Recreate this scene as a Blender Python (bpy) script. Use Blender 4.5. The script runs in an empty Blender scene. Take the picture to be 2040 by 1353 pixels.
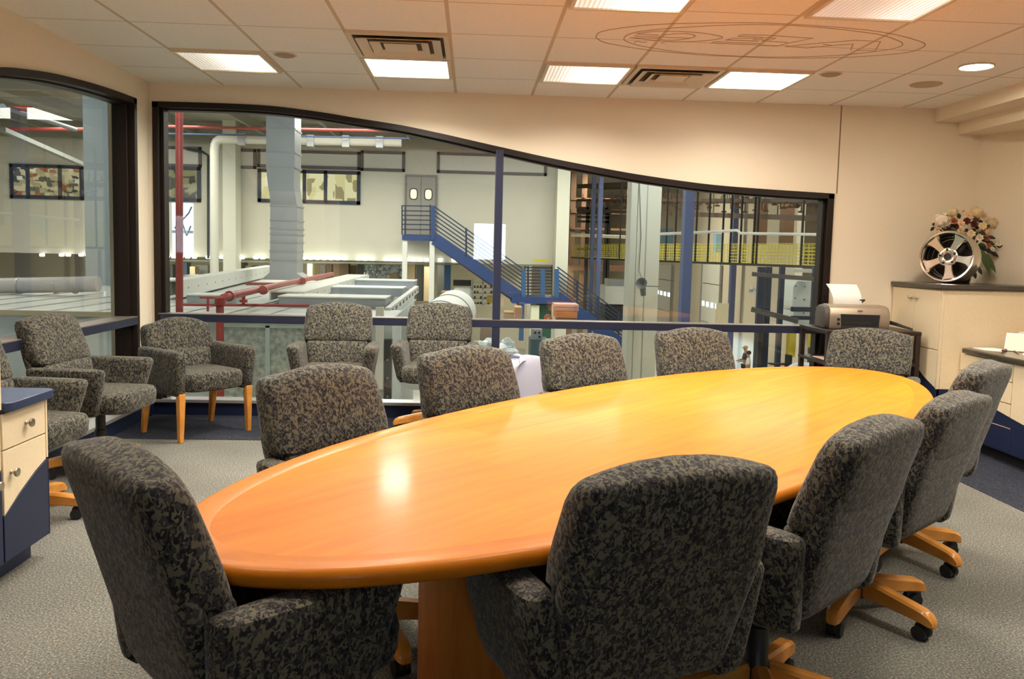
import bpy, bmesh, math, random
from mathutils import Vector, Matrix
random.seed(7)
SC = bpy.context.scene
COL = SC.collection
PI = math.pi
sin, cos = math.sin, math.cos

# ---------------------------------------------------------------- camera facts
F_PX, CX, CY = 1641.33, 1020.0, 640.0
PITCH, YAW, ROLL = -0.0843, -0.0498, 0.0239
CAM = Vector((1.988, -6.726, 1.3864))
_f = Vector((-sin(YAW)*cos(PITCH), cos(YAW)*cos(PITCH), sin(PITCH)))
_r = Vector((cos(YAW), sin(YAW), 0)); _u = _r.cross(_f)
RT = cos(ROLL)*_r + sin(ROLL)*_u
UP = -sin(ROLL)*_r + cos(ROLL)*_u
FW = _f

def ray(u, v):
    return RT*((u-CX)/F_PX) + UP*(-(v-CY)/F_PX) + FW
def at(u, v, y):            # point of the world plane y = const seen at a photo position
    d = ray(u, v); t = (y-CAM.y)/d.y
    return CAM + d*t
def atz(u, v, z):
    d = ray(u, v); t = (z-CAM.z)/d.z
    return CAM + d*t
def atx(u, v, x):
    d = ray(u, v); t = (x-CAM.x)/d.x
    return CAM + d*t

# ---------------------------------------------------------------- mesh builder
class MB:
    def __init__(self): self.v = []; self.f = []
    def add(self, vs, fs):
        b = len(self.v); self.v += [Vector(p) for p in vs]
        self.f += [tuple(b+i for i in q) for q in fs]; return self
    def box(self, x0, x1, y0, y1, z0, z1):
        x0, x1 = min(x0, x1), max(x0, x1); y0, y1 = min(y0, y1), max(y0, y1); z0, z1 = min(z0, z1), max(z0, z1)
        return self.add([(x0,y0,z0),(x1,y0,z0),(x1,y1,z0),(x0,y1,z0),(x0,y0,z1),(x1,y0,z1),(x1,y1,z1),(x0,y1,z1)],
                        [(0,3,2,1),(4,5,6,7),(0,1,5,4),(1,2,6,5),(2,3,7,6),(3,0,4,7)])
    def obox(self, c, half, ax):    # oriented box: centre, half sizes, three axes
        c = Vector(c); X, Y, Z = [Vector(a).normalized()*h for a, h in zip(ax, half)]
        vs = [c+sx*X+sy*Y+sz*Z for sz in (-1,1) for sx, sy in ((-1,-1),(1,-1),(1,1),(-1,1))]
        return self.add(vs, [(0,3,2,1),(4,5,6,7),(0,1,5,4),(1,2,6,5),(2,3,7,6),(3,0,4,7)])
    def beam(self, p0, p1, w, h, up=(0,0,1)):   # rectangular bar between two points
        p0, p1 = Vector(p0), Vector(p1); d = p1-p0; L = d.length; d.normalize()
        up = Vector(up)
        if abs(d.dot(up)) > .99: up = Vector((0,1,0))
        s = d.cross(up).normalized(); t = s.cross(d)
        return self.obox((p0+p1)/2, (L/2, w/2, h/2), (d, s, t))
    def cyl(self, p0, p1, r0, r1=None, n=16):
        p0, p1 = Vector(p0), Vector(p1); r1 = r0 if r1 is None else r1
        d = (p1-p0).normalized(); a = Vector((0,0,1)) if abs(d.z) < .9 else Vector((1,0,0))
        s = d.cross(a).normalized(); t = d.cross(s)
        vs = [p0+(s*cos(2*PI*i/n)+t*sin(2*PI*i/n))*r0 for i in range(n)] + [p1+(s*cos(2*PI*i/n)+t*sin(2*PI*i/n))*r1 for i in range(n)]
        fs = [(i,(i+1)%n,n+(i+1)%n,n+i) for i in range(n)] + [tuple(range(n-1,-1,-1)), tuple(range(n,2*n))]
        return self.add(vs, fs)
    def tube(self, pts, r, n=8, closed=False):
        pts = [Vector(p) for p in pts]; m = len(pts); vs = []; fs = []; prev = None
        for i, p in enumerate(pts):
            a = pts[i-1] if (i or closed) else p; b = pts[(i+1) % m] if (i < m-1 or closed) else p
            d = (b-a).normalized()
            if prev is None:
                q = Vector((0,0,1)) if abs(d.z) < .9 else Vector((1,0,0)); s = d.cross(q).normalized()
            else: s = (prev-d*prev.dot(d)).normalized()
            prev = s; t = d.cross(s); rr = r[i] if isinstance(r, (list, tuple)) else r
            vs += [p+(s*cos(2*PI*k/n)+t*sin(2*PI*k/n))*rr for k in range(n)]
        for i in range(m if closed else m-1):
            j = (i+1) % m
            fs += [(i*n+k, i*n+(k+1)%n, j*n+(k+1)%n, j*n+k) for k in range(n)]
        if not closed: fs += [tuple(range(n-1,-1,-1)), tuple(range((m-1)*n, m*n))]
        return self.add(vs, fs)
    def prism(self, poly, a, b, axis='z'):   # polygon extruded along an axis
        n = len(poly)
        def P(p, h):
            return (p[0],p[1],h) if axis == 'z' else ((p[0],h,p[1]) if axis == 'y' else (h,p[0],p[1]))
        vs = [P(p, a) for p in poly] + [P(p, b) for p in poly]
        return self.add(vs, [tuple(range(n-1,-1,-1)), tuple(range(n,2*n))] + [(i,(i+1)%n,n+(i+1)%n,n+i) for i in range(n)])
    def rings(self, rings, cap=True, closed=False):
        n = len(rings[0]); vs = [p for r in rings for p in r]; m = len(rings); fs = []
        for i in range(m if closed else m-1):
            j = (i+1) % m
            fs += [(i*n+k, i*n+(k+1)%n, j*n+(k+1)%n, j*n+k) for k in range(n)]
        if cap and not closed:
            for i in (0, m-1):
                c = sum((Vector(p) for p in rings[i]), Vector())/n
                vs.append(c); ci = len(vs)-1
                fs += [(ci, i*n+k, i*n+(k+1)%n) if i else (ci, i*n+(k+1)%n, i*n+k) for k in range(n)]
        return self.add(vs, fs)
    def loft(self, levels, n=36):            # superellipse rings: z, cx, cy, hx, hy, exponent, crown
        R = []
        for (z, cx, cy, hx, hy, e, ar) in levels:
            ring = []
            for k in range(n):
                t = 2*PI*k/n; c, s = cos(t), sin(t)
                x = hx*math.copysign(abs(c)**(2/e), c); y = hy*math.copysign(abs(s)**(2/e), s)
                ring.append((cx+x, cy+y, z+ar*(1-(x/hx)**2)*(.78+.32*y/hy)))
            R.append(ring)
        b = len(self.v); self.rings(R, cap=False); m = len(R)
        for i in (0, m-1):      # caps that follow the crown
            o = b+i*n
            for k in range(n//2):
                q = (o+k, o+k+1, o+(n-k-1) % n, o+(n-k) % n)
                q = tuple(dict.fromkeys(q))
                if len(q) > 2: self.f.append(q)
        return self
    def lathe(self, prof, n=32, o=(0,0,0), ax=(0,0,1), closed=False):    # profile (r, h) spun about an axis
        o = Vector(o); d = Vector(ax).normalized(); a = Vector((0,0,1)) if abs(d.z) < .9 else Vector((1,0,0))
        s = d.cross(a).normalized(); t = d.cross(s)
        R = [[o+d*h+(s*cos(2*PI*k/n)+t*sin(2*PI*k/n))*max(r, 1e-4) for k in range(n)] for r, h in prof]
        return self.rings(R, cap=not closed, closed=closed)
    def ball(self, c, r, n=10, m=7, sc=(1,1,1)):
        c = Vector(c); R = []
        for i in range(1, m):
            th = PI*i/m
            R.append([c+Vector((r*sin(th)*cos(2*PI*k/n)*sc[0], r*sin(th)*sin(2*PI*k/n)*sc[1], r*cos(th)*sc[2])) for k in range(n)])
        return self.rings(R)
    def build(self, name, mat, parent=None, world=False, bevel=0, sharp=40, origin=True, seg=2):
        vs = self.v; off = Vector()
        if parent is not None and world:
            p = parent
            while p is not None: off = off + p.location; p = p.parent
        loc = Vector()
        if parent is None and origin:
            lo = Vector([min(v[i] for v in vs) for i in range(3)]); hi = Vector([max(v[i] for v in vs) for i in range(3)])
            loc = Vector(((lo.x+hi.x)/2, (lo.y+hi.y)/2, lo.z)); off = loc
        me = bpy.data.meshes.new(name)
        me.from_pydata([v-off for v in vs], [], self.f)
        bm = bmesh.new(); bm.from_mesh(me)
        bmesh.ops.recalc_face_normals(bm, faces=bm.faces)
        lim = math.radians(sharp)
        for fc in bm.faces: fc.smooth = True
        for e in bm.edges:
            if len(e.link_faces) == 2 and e.calc_face_angle(0) > lim: e.smooth = False
        bm.to_mesh(me); bm.free()
        me.materials.append(mat)
        o = bpy.data.objects.new(name, me); COL.objects.link(o); o.location = loc
        if parent is not None: o.parent = parent
        if bevel:
            md = o.modifiers.new('bevel', 'BEVEL'); md.width = bevel; md.segments = seg; md.limit_method = 'ANGLE'; md.angle_limit = math.radians(35)
        return o

def tag(o, label, cat, group=None, kind=None):
    o['label'] = label; o['category'] = cat
    if group: o['group'] = group
    if kind: o['kind'] = kind
    return o
def thing(name, label, cat, loc=(0,0,0), rz=0, group=None):
    o = bpy.data.objects.new(name, None); COL.objects.link(o)
    o.empty_display_size = .1; o.location = loc; o.rotation_euler = (0,0,rz)
    return tag(o, label, cat, group)
def struct(name, mb, m, **k):
    o = mb.build(name, m, origin=False, **k); o['kind'] = 'structure'; return o
def dup(root, loc, rz, label, group=None):
    r = root.copy(); COL.objects.link(r); r.location = loc; r.rotation_euler = (0,0,rz); r['label'] = label
    if group: r['group'] = group
    for ch in list(root.children):
        c = ch.copy(); COL.objects.link(c); c.parent = r
        for g in list(ch.children):
            d = g.copy(); COL.objects.link(d); d.parent = c
    return r
def pb(mb, x0, y0, x1, y1, Y, d=.15):   # upright box whose front covers a photo rectangle at depth plane Y
    a = at(x0, y0, Y); b = at(x1, y1, Y)
    return mb.box(a.x, b.x, Y, Y+d, b.z, a.z)

# ---------------------------------------------------------------- materials
MATS = {}
def newmat(name):
    m = bpy.data.materials.new(name); m.use_nodes = True
    nt = m.node_tree; b = nt.nodes['Principled BSDF']; MATS[name] = m
    return m, nt, b
def N(nt, t, **k):
    n = nt.nodes.new(t)
    for a, v in k.items(): setattr(n, a, v)
    return n
def plain(name, c, rough=.5, metal=0, spec=.5, coat=0, noise=0, nscale=30, bump=0):
    m, nt, b = newmat(name)
    b.inputs['Base Color'].default_value = (*c, 1); b.inputs['Roughness'].default_value = rough
    b.inputs['Metallic'].default_value = metal; b.inputs['Specular IOR Level'].default_value = spec
    b.inputs['Coat Weight'].default_value = coat
    if noise or bump:
        tc = N(nt, 'ShaderNodeTexCoord'); nz = N(nt, 'ShaderNodeTexNoise')
        nz.inputs['Scale'].default_value = nscale; nz.inputs['Detail'].default_value = 4
        nt.links.new(tc.outputs['Object'], nz.inputs['Vector'])
        if noise:
            r = N(nt, 'ShaderNodeValToRGB')
            r.color_ramp.elements[0].position = .3; r.color_ramp.elements[1].position = .7
            r.color_ramp.elements[0].color = (*[x*(1-noise) for x in c], 1); r.color_ramp.elements[1].color = (*[min(1, x*(1+noise)) for x in c], 1)
            nt.links.new(nz.outputs['Fac'], r.inputs['Fac']); nt.links.new(r.outputs['Color'], b.inputs['Base Color'])
        if bump:
            bp = N(nt, 'ShaderNodeBump'); bp.inputs['Strength'].default_value = bump; bp.inputs['Distance'].default_value = .01
            nt.links.new(nz.outputs['Fac'], bp.inputs['Height']); nt.links.new(bp.outputs['Normal'], b.inputs['Normal'])
    return m
def ramp(nt, stops, interp='LINEAR'):
    r = N(nt, 'ShaderNodeValToRGB'); r.color_ramp.interpolation = interp
    el = r.color_ramp.elements
    while len(el) < len(stops): el.new(.5)
    for e, (p, c) in zip(el, stops): e.position = p; e.color = (*c, 1)
    return r
def M(nt, op, a, b=None, c=None):
    n = N(nt, 'ShaderNodeMath', operation=op)
    for i, x in enumerate((a, b, c)):
        if x is None: continue
        if isinstance(x, (int, float)): n.inputs[i].default_value = x
        else: nt.links.new(x, n.inputs[i])
    return n.outputs[0]
def emit(name, c, s):
    m, nt, b = newmat(name)
    b.inputs['Base Color'].default_value = (.8,.8,.8,1)
    b.inputs['Emission Color'].default_value = (*c, 1); b.inputs['Emission Strength'].default_value = s
    return m

wall_m = plain('wall_paint', (.84,.75,.60), .85, spec=.15, noise=.03, nscale=120, bump=.05)
trim_m = plain('seam_dark', (.25,.18,.11), .8)
# ceiling tiles: grid lines are the tee bars of the grid
ceil_m, nt, b = newmat('ceiling_tile')
tc = N(nt, 'ShaderNodeTexCoord'); sp = N(nt, 'ShaderNodeSeparateXYZ'); nt.links.new(tc.outputs['Object'], sp.inputs[0])
def gridline(src, off, w):
    t = M(nt, 'ADD', src, off); t = M(nt, 'DIVIDE', t, .61); t = M(nt, 'ADD', t, 100.5); t = M(nt, 'FRACT', t)
    t = M(nt, 'SUBTRACT', t, .5); t = M(nt, 'ABSOLUTE', t); t = M(nt, 'MULTIPLY', t, .61)
    return M(nt, 'LESS_THAN', t, w), t
gx, dx = gridline(sp.outputs['X'], 0.0, .011)
gy, dy = gridline(sp.outputs['Y'], .586, .006)
gg = M(nt, 'MAXIMUM', gx, gy)
nz = N(nt, 'ShaderNodeTexNoise'); nz.inputs['Scale'].default_value = 160; nt.links.new(tc.outputs['Object'], nz.inputs['Vector'])
r1 = ramp(nt, [(.35,(.90,.88,.82)),(.6,(.97,.95,.90))]); nt.links.new(nz.outputs['Fac'], r1.inputs['Fac'])
mx = N(nt, 'ShaderNodeMix', data_type='RGBA'); nt.links.new(gg, mx.inputs[0]); nt.links.new(r1.outputs[0], mx.inputs[6]); mx.inputs[7].default_value = (.66,.56,.43,1)
nt.links.new(mx.outputs[2], b.inputs['Base Color']); b.inputs['Roughness'].default_value = .9; b.inputs['Specular IOR Level'].default_value = .1

# carpet: speckled grey-green field
def carpet(name, stops):
    m, nt, b = newmat(name)
    tc = N(nt, 'ShaderNodeTexCoord'); nz = N(nt, 'ShaderNodeTexNoise'); nz.inputs['Scale'].default_value = 125; nz.inputs['Detail'].default_value = 4; nz.inputs['Roughness'].default_value = .75
    nt.links.new(tc.outputs['Object'], nz.inputs['Vector'])
    r = ramp(nt, stops); nt.links.new(nz.outputs['Fac'], r.inputs['Fac'])
    n2 = N(nt, 'ShaderNodeTexNoise'); n2.inputs['Scale'].default_value = 1.5; nt.links.new(tc.outputs['Object'], n2.inputs['Vector'])
    r2 = ramp(nt, [(.3,(.85,.85,.85)),(.7,(1.1,1.1,1.1))]); nt.links.new(n2.outputs['Fac'], r2.inputs['Fac'])
    mx = N(nt, 'ShaderNodeMix', data_type='RGBA', blend_type='MULTIPLY'); mx.inputs[0].default_value = 1
    nt.links.new(r.outputs[0], mx.inputs[6]); nt.links.new(r2.outputs[0], mx.inputs[7]); nt.links.new(mx.outputs[2], b.inputs['Base Color'])
    bp = N(nt, 'ShaderNodeBump'); bp.inputs['Strength'].default_value = .5; bp.inputs['Distance'].default_value = .006
    nt.links.new(nz.outputs['Fac'], bp.inputs['Height']); nt.links.new(bp.outputs['Normal'], b.inputs['Normal'])
    b.inputs['Roughness'].default_value = .95; b.inputs['Specular IOR Level'].default_value = .1
    return m
carpet_m = carpet('carpet_grey', [(.30,(.025,.030,.028)),(.43,(.105,.115,.108)),(.55,(.20,.19,.16)),(.68,(.50,.45,.36))])
border_m = carpet('carpet_navy', [(.30,(.008,.009,.014)),(.5,(.030,.034,.050)),(.7,(.085,.090,.105))])

# upholstery: camouflage-like leaf pattern, light and middle leaves on near black
fab_m, nt, b = newmat('leaf_upholstery')
tc = N(nt, 'ShaderNodeTexCoord')
def leaves(scale, dist, off):
    mp = N(nt, 'ShaderNodeMapping'); mp.inputs['Location'].default_value = off; mp.inputs['Rotation'].default_value = (.5,.4,.6); mp.inputs['Scale'].default_value = (1,1,.72)
    nt.links.new(tc.outputs['Object'], mp.inputs[0])
    nz = N(nt, 'ShaderNodeTexNoise'); nz.inputs['Scale'].default_value = scale; nz.inputs['Detail'].default_value = .6; nz.inputs['Distortion'].default_value = dist
    nt.links.new(mp.outputs[0], nz.inputs['Vector']); return nz.outputs['Fac']
l1 = leaves(92, 1.1, (0,0,0)); l2 = leaves(80, 1.3, (3,5,1))
ra = ramp(nt, [(.515,(0,0,0)),(.555,(1,1,1))]); nt.links.new(l1, ra.inputs['Fac'])
rb_ = ramp(nt, [(.46,(.010,.010,.013)),(.50,(.046,.043,.042))]); nt.links.new(l2, rb_.inputs['Fac'])
mx = N(nt, 'ShaderNodeMix', data_type='RGBA'); nt.links.new(ra.outputs[0], mx.inputs[0]); nt.links.new(rb_.outputs[0], mx.inputs[6]); mx.inputs[7].default_value = (.128,.117,.080,1)
nt.links.new(mx.outputs[2], b.inputs['Base Color'])
b.inputs['Roughness'].default_value = .85; b.inputs['Specular IOR Level'].default_value = .25
b.inputs['Sheen Weight'].default_value = .15; b.inputs['Sheen Roughness'].default_value = .4
n2 = N(nt, 'ShaderNodeTexNoise'); n2.inputs['Scale'].default_value = 500; nt.links.new(tc.outputs['Object'], n2.inputs['Vector'])
bp = N(nt, 'ShaderNodeBump'); bp.inputs['Strength'].default_value = .25; bp.inputs['Distance'].default_value = .003
nt.links.new(n2.outputs['Fac'], bp.inputs['Height']); nt.links.new(bp.outputs['Normal'], b.inputs['Normal'])

def wood(name, dark, mid, light, rough, coat, plank=.16, scale=1.0, axis=(1,1,1)):
    m, nt, b = newmat(name)
    tc = N(nt, 'ShaderNodeTexCoord'); mp = N(nt, 'ShaderNodeMapping'); mp.inputs['Scale'].default_value = axis
    nt.links.new(tc.outputs['Object'], mp.inputs['Vector'])
    nz = N(nt, 'ShaderNodeTexNoise'); nz.inputs['Scale'].default_value = 8*scale; nz.inputs['Detail'].default_value = 5; nz.inputs['Distortion'].default_value = .6
    nt.links.new(mp.outputs[0], nz.inputs['Vector'])
    r = ramp(nt, [(.25,dark),(.5,mid),(.75,light)]); nt.links.new(nz.outputs['Fac'], r.inputs['Fac'])
    col = r.outputs[0]
    if plank:
        sp = N(nt, 'ShaderNodeSeparateXYZ'); nt.links.new(tc.outputs['Object'], sp.inputs[0])
        k = M(nt, 'FLOOR', M(nt, 'DIVIDE', sp.outputs['Y'], plank))
        kx = M(nt, 'FLOOR', M(nt, 'ADD', M(nt, 'DIVIDE', sp.outputs['X'], 1.1), M(nt, 'MULTIPLY', k, .37)))
        wn = N(nt, 'ShaderNodeTexWhiteNoise', noise_dimensions='2D'); cb = N(nt, 'ShaderNodeCombineXYZ')
        nt.links.new(k, cb.inputs[0]); nt.links.new(kx, cb.inputs[1]); nt.links.new(cb.outputs[0], wn.inputs['Vector'])
        r2 = ramp(nt, [(0,(.90,.88,.85)),(1,(1.04,1.05,1.06))]); nt.links.new(wn.outputs['Value'], r2.inputs['Fac'])
        mx = N(nt, 'ShaderNodeMix', data_type='RGBA', blend_type='MULTIPLY'); mx.inputs[0].default_value = 1
        nt.links.new(col, mx.inputs[6]); nt.links.new(r2.outputs[0], mx.inputs[7]); col = mx.outputs[2]
    nt.links.new(col, b.inputs['Base Color'])
    b.inputs['Roughness'].default_value = rough; b.inputs['Coat Weight'].default_value = coat; b.inputs['Coat Roughness'].default_value = .13; b.inputs['Specular IOR Level'].default_value = .16
    return m
table_m = wood('table_maple', (.52,.146,.0035),(.59,.178,.005),(.64,.21,.008), .52, .11, axis=(.25,3,3))
rim_m = wood('table_rim', (.47,.130,.004),(.54,.162,.006),(.59,.19,.009), .44, .06, plank=0, axis=(.6,.6,2))
leg_m = wood('chair_wood', (.50,.19,.035),(.62,.26,.05),(.72,.33,.075), .4, .25, plank=0, axis=(1,4,1))
ped_m = wood('pedestal_wood', (.42,.13,.022),(.52,.17,.03),(.58,.2,.04), .45, .15, plank=0, axis=(4,4,.5))
black_m = plain('black_plastic', (.012,.012,.014), .45)
bronze_m = plain('dark_bronze', (.014,.008,.006), .45, metal=0, spec=.3, noise=.12, nscale=6)
navyframe_m = plain('navy_frame', (.016,.019,.046), .4)
navy_m = plain('navy_laminate', (.008,.015,.052), .45, noise=.1, nscale=90)
navytop_m = plain('navy_counter', (.030,.045,.105), .35, noise=.25, nscale=200)
cream_m = plain('cream_laminate', (.80,.66,.45), .5, noise=.03, nscale=60)
edge_m = plain('pink_edge', (.62,.38,.28), .5)
granite_m = plain('speckled_counter', (.058,.048,.038), .22, noise=.6, nscale=260)
brass_m = plain('satin_nickel', (.55,.48,.36), .28, metal=1)
alu_m = plain('polished_aluminium', (.86,.82,.76), .16, metal=1)
galv_m = plain('galvanised_steel', (.36,.39,.41), .42, metal=.5, noise=.05, nscale=3)
gap_m = plain('dark_gap', (.006,.005,.005), .8)
white_m = plain('white_paper', (.88,.87,.84), .7)
beige_m = plain('beige_metal', (.62,.53,.40), .5)
vent_m = plain('vent_metal', (.74,.64,.48), .45)
emb_m = plain('emblem_line', (.42,.31,.19), .8)

# thin window glass: clear with a mirror reflection that grows at grazing angles
glass_m, nt, b = newmat('window_glass'); nt.nodes.remove(b)
out = nt.nodes['Material Output']
tr = N(nt, 'ShaderNodeBsdfTransparent'); tr.inputs[0].default_value = (.965,.985,.975,1)
gl = N(nt, 'ShaderNodeBsdfGlossy'); gl.inputs['Roughness'].default_value = 0.0
ge = N(nt, 'ShaderNodeNewGeometry'); dp = N(nt, 'ShaderNodeVectorMath', operation='DOT_PRODUCT')
nt.links.new(ge.outputs['Incoming'], dp.inputs[0]); nt.links.new(ge.outputs['Normal'], dp.inputs[1])
c1 = M(nt, 'SUBTRACT', 1.0, M(nt, 'ABSOLUTE', dp.outputs['Value'])); fr = M(nt, 'ADD', M(nt, 'MULTIPLY', M(nt, 'POWER', c1, 5.0), .95), .045)
mxs = N(nt, 'ShaderNodeMixShader'); nt.links.new(fr, mxs.inputs[0]); nt.links.new(tr.outputs[0], mxs.inputs[1]); nt.links.new(gl.outputs[0], mxs.inputs[2]); nt.links.new(mxs.outputs[0], out.inputs['Surface'])
# clear plastic
plastic_m, nt, b = newmat('clear_plastic')
b.inputs['Base Color'].default_value = (.9,.88,.84,1); b.inputs['Alpha'].default_value = .35; b.inputs['Roughness'].default_value = .15

# troffer lenses: ribbed plastic glowing in front of the lamps, brighter beside the tube
def lens(name, base, hot, x0):
    m, nt, b = newmat(name)
    tc = N(nt, 'ShaderNodeTexCoord'); sp = N(nt, 'ShaderNodeSeparateXYZ'); nt.links.new(tc.outputs['Object'], sp.inputs[0])
    rib = M(nt, 'ADD', M(nt, 'MULTIPLY', M(nt, 'SINE', M(nt, 'MULTIPLY', sp.outputs['X'], 260.0)), .30), .85)
    d = M(nt, 'DIVIDE', M(nt, 'SUBTRACT', sp.outputs['X'], x0), .17)
    g = M(nt, 'POWER', 2.718, M(nt, 'MULTIPLY', M(nt, 'MULTIPLY', d, d), -1.0))
    st = M(nt, 'MULTIPLY', rib, M(nt, 'ADD', M(nt, 'MULTIPLY', g, hot), base))
    b.inputs['Emission Color'].default_value = (1.0,.92,.78,1); nt.links.new(st, b.inputs['Emission Strength'])
    b.inputs['Base Color'].default_value = (.7,.64,.54,1)
    return m
lens_dim = lens('lens_dim', .36, 1.3, .12); lens_grey = lens('lens_grey', .24, .45, .2); lens_mid = lens('lens_mid', .42, 2.6, .12); lens_hot = lens('lens_hot', 3.0, 4.0, -.05)
can_m = emit('can_lamp', (1.0,.86,.66), 170)
# ================================================================= the room shell
CZ = 2.64; XL = -.5706; XR = 6.75; YB = -9.0; XS = 4.955; WX0 = -.545
WAVE = [(-.545,2.490),(-.103,2.492),(.217,2.489),(.417,2.481),(.609,2.464),(.826,2.440),(1.005,2.415),(1.403,2.365),(1.675,2.318),(1.804,2.294),(2.152,2.226),(2.617,2.139),(3.028,2.073),(3.288,2.035),(3.649,1.992),(3.962,1.963),(4.373,1.942),(4.697,1.930),(4.955,1.921)]
LWAVE = [(-3.46,1.96),(-3.0,2.065),(-2.5,2.20),(-2.065,2.306),(-1.8,2.350),(-1.532,2.386),(-1.25,2.412),(-1.006,2.431),(-.65,2.450),(-.286,2.462)]
def smooth_curve(P, n):
    xs = [p[0] for p in P]; ys = [p[1] for p in P]; m = len(P)
    d = [(ys[min(i+1,m-1)]-ys[max(i-1,0)])/(xs[min(i+1,m-1)]-xs[max(i-1,0)]) for i in range(m)]
    out = []
    for k in range(n+1):
        x = xs[0]+(xs[-1]-xs[0])*k/n
        i = max(0, min(m-2, sum(1 for q in xs[1:-1] if q <= x)))
        h = xs[i+1]-xs[i]; t = (x-xs[i])/h
        out.append((x, ys[i]*(2*t**3-3*t*t+1)+h*d[i]*(t**3-2*t*t+t)+ys[i+1]*(-2*t**3+3*t*t)+h*d[i+1]*(t**3-t*t)))
    return out
wv = smooth_curve(WAVE, 60); lwv = smooth_curve(LWAVE, 40)
SILL = .117
# back wall: one panel with the wave opening cut out
poly = [(XL-.15,-.02),(6.17,-.02),(6.17,CZ+.06),(XL-.15,CZ+.06)]
mb = MB()
mb.prism([(WX0,wv[0][1])]+[(x,z) for x,z in wv[1:]]+[(XS,CZ+.06),(WX0,CZ+.06)], 0, .2, 'y')
mb.box(XL-.15, WX0, 0, .2, -.02, CZ+.06); mb.box(XS, 6.35, 0, .2, -.02, CZ+.06); mb.box(WX0, XS, 0, .2, -.3, .02)
struct('wall_back', mb, wall_m)
mb = MB()
mb.prism([(y,z) for y,z in lwv]+[(-.286,CZ+.06),(-3.46,CZ+.06)], XL-.2, XL, 'x')
mb.box(XL-.2, XL, -.286, 0, -.02, CZ+.06); mb.box(XL-.2, XL, YB, -3.46, -.02, CZ+.06); mb.box(XL-.2, XL, -3.46, -.286, -.3, .02)
struct('wall_left', mb, wall_m)
mb = MB().prism([(6.17,0),(6.72,-1.1),(6.75,YB),(7.0,YB),(7.0,.2),(6.36,.2),(6.17,.2)], -.02, CZ+.06)
struct('wall_right', mb, wall_m)
RW = (1.97,2.66,1.18,1.95)      # window in the wall behind the photographer
mb = MB(); mb.box(XL-.2, RW[0], YB-.15, YB, -.02, CZ+.06); mb.box(RW[1], 7.0, YB-.15, YB, -.02, CZ+.06)
mb.box(RW[0], RW[1], YB-.15, YB, -.02, RW[2]); mb.box(RW[0], RW[1], YB-.15, YB, RW[3], CZ+.06)
struct('wall_rear', mb, plain('rear_wall_low_bounce', (.07,.04,.025), .5))  # unseen wall, dark finish made up to keep bounce off the chair backs
struct('floor', MB().box(XL-.2, 7.0, YB-.15, .2, -.3, 0), carpet_m)
struct('ceiling', MB().box(XL-.2, 7.0, YB-.15, .2, CZ, CZ+.08), ceil_m)
# navy carpet band along the windows and along the right hand cabinets
mb = MB().prism([(XL,-.86),(4.6,-.86),(5.1,-1.1),(5.1,-3.6),(5.9,-3.6),(5.9,-.0),(XL,-.0)], .0005, .003)
struct('trim_1', mb, border_m)
struct('trim_2', MB().box(4.974, 4.984, -.002, .0, 1.925, CZ), trim_m)
mb = MB(); mb.box(5.767, 6.76, YB, 0, 2.533, CZ)
struct('trim_3', mb, wall_m)
mb = MB(); mb.box(5.976, 6.76, YB, 0, 2.435, 2.533)
struct('trim_4', mb, wall_m)
struct('baseboard_back', MB().box(WX0-.02, XS, -.012, .0, 0, .108), navy_m)
struct('baseboard_left', MB().box(XL, XL+.012, -3.0, -.012, 0, .108), navy_m)

# ---- wave window of the back wall
def win_root(name):
    o = bpy.data.objects.new(name, None); COL.objects.link(o); o['kind'] = 'structure'; return o
w1 = win_root('window_1')
FT = .052
mb = MB()
R = []
for i, (x, z) in enumerate(wv):
    R.append([(x,-.018,z+.004),(x,.13,z+.004),(x,.13,z-FT),(x,.045,z-FT),(x,.045,z-FT+.012),(x,-.018,z-FT+.012)])
mb.rings(R)
mb.build('head_frame', bronze_m, w1)
mb = MB(); mb.box(WX0, WX0+.045, -.018, .13, SILL, 2.49); mb.box(WX0+.045, WX0+.072, .03, .13, SILL, 2.45)
mb.build('jamb', bronze_m, w1, bevel=.003)
mb = MB(); mb.box(XS-.05, XS, -.018, .13, SILL, 1.921); mb.box(XS-.075, XS-.05, .03, .13, SILL, 1.88)
mb.build('jamb', bronze_m, w1, bevel=.003)
MB().box(2.162, 2.224, -.02, .125, SILL, 2.20).build('mullion', navyframe_m, w1, bevel=.003)
mb = MB(); mb.box(WX0+.045, XS-.05, -.022, .12, .764, .822); mb.build('transom', navyframe_m, w1, bevel=.003)
MB().box(WX0+.03, XS-.03, -.024, .10, .822, .828).build('transom_highlight', plain('frame_highlight', (.20,.17,.15), .4, metal=.3), w1)  # highlight along the transom top put in as a pale strip
MB().box(WX0, XS, -.026, .13, SILL-.01, SILL+.014).build('sill', plain('sill_metal', (.45,.45,.45), .35, metal=.5), w1)
def zwave(x):
    for (a, za), (c, zc) in zip(wv, wv[1:]):
        if a <= x <= c: return za+(zc-za)*(x-a)/(c-a)
    return wv[-1][1]
for xa, xb in ((WX0+.05, 2.165), (2.22, XS-.05)):
    pts = [(xa+(xb-xa)*k/40) for k in range(41)]
    MB().prism([(xa,.81)]+[(xb,.81)]+[(x, zwave(x)-FT+.02) for x in reversed(pts)], .083, .089, 'y').build('pane', glass_m, w1)
    MB().box(xa, xb, .083, .089, SILL, .78).build('pane', glass_m, w1)
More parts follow.
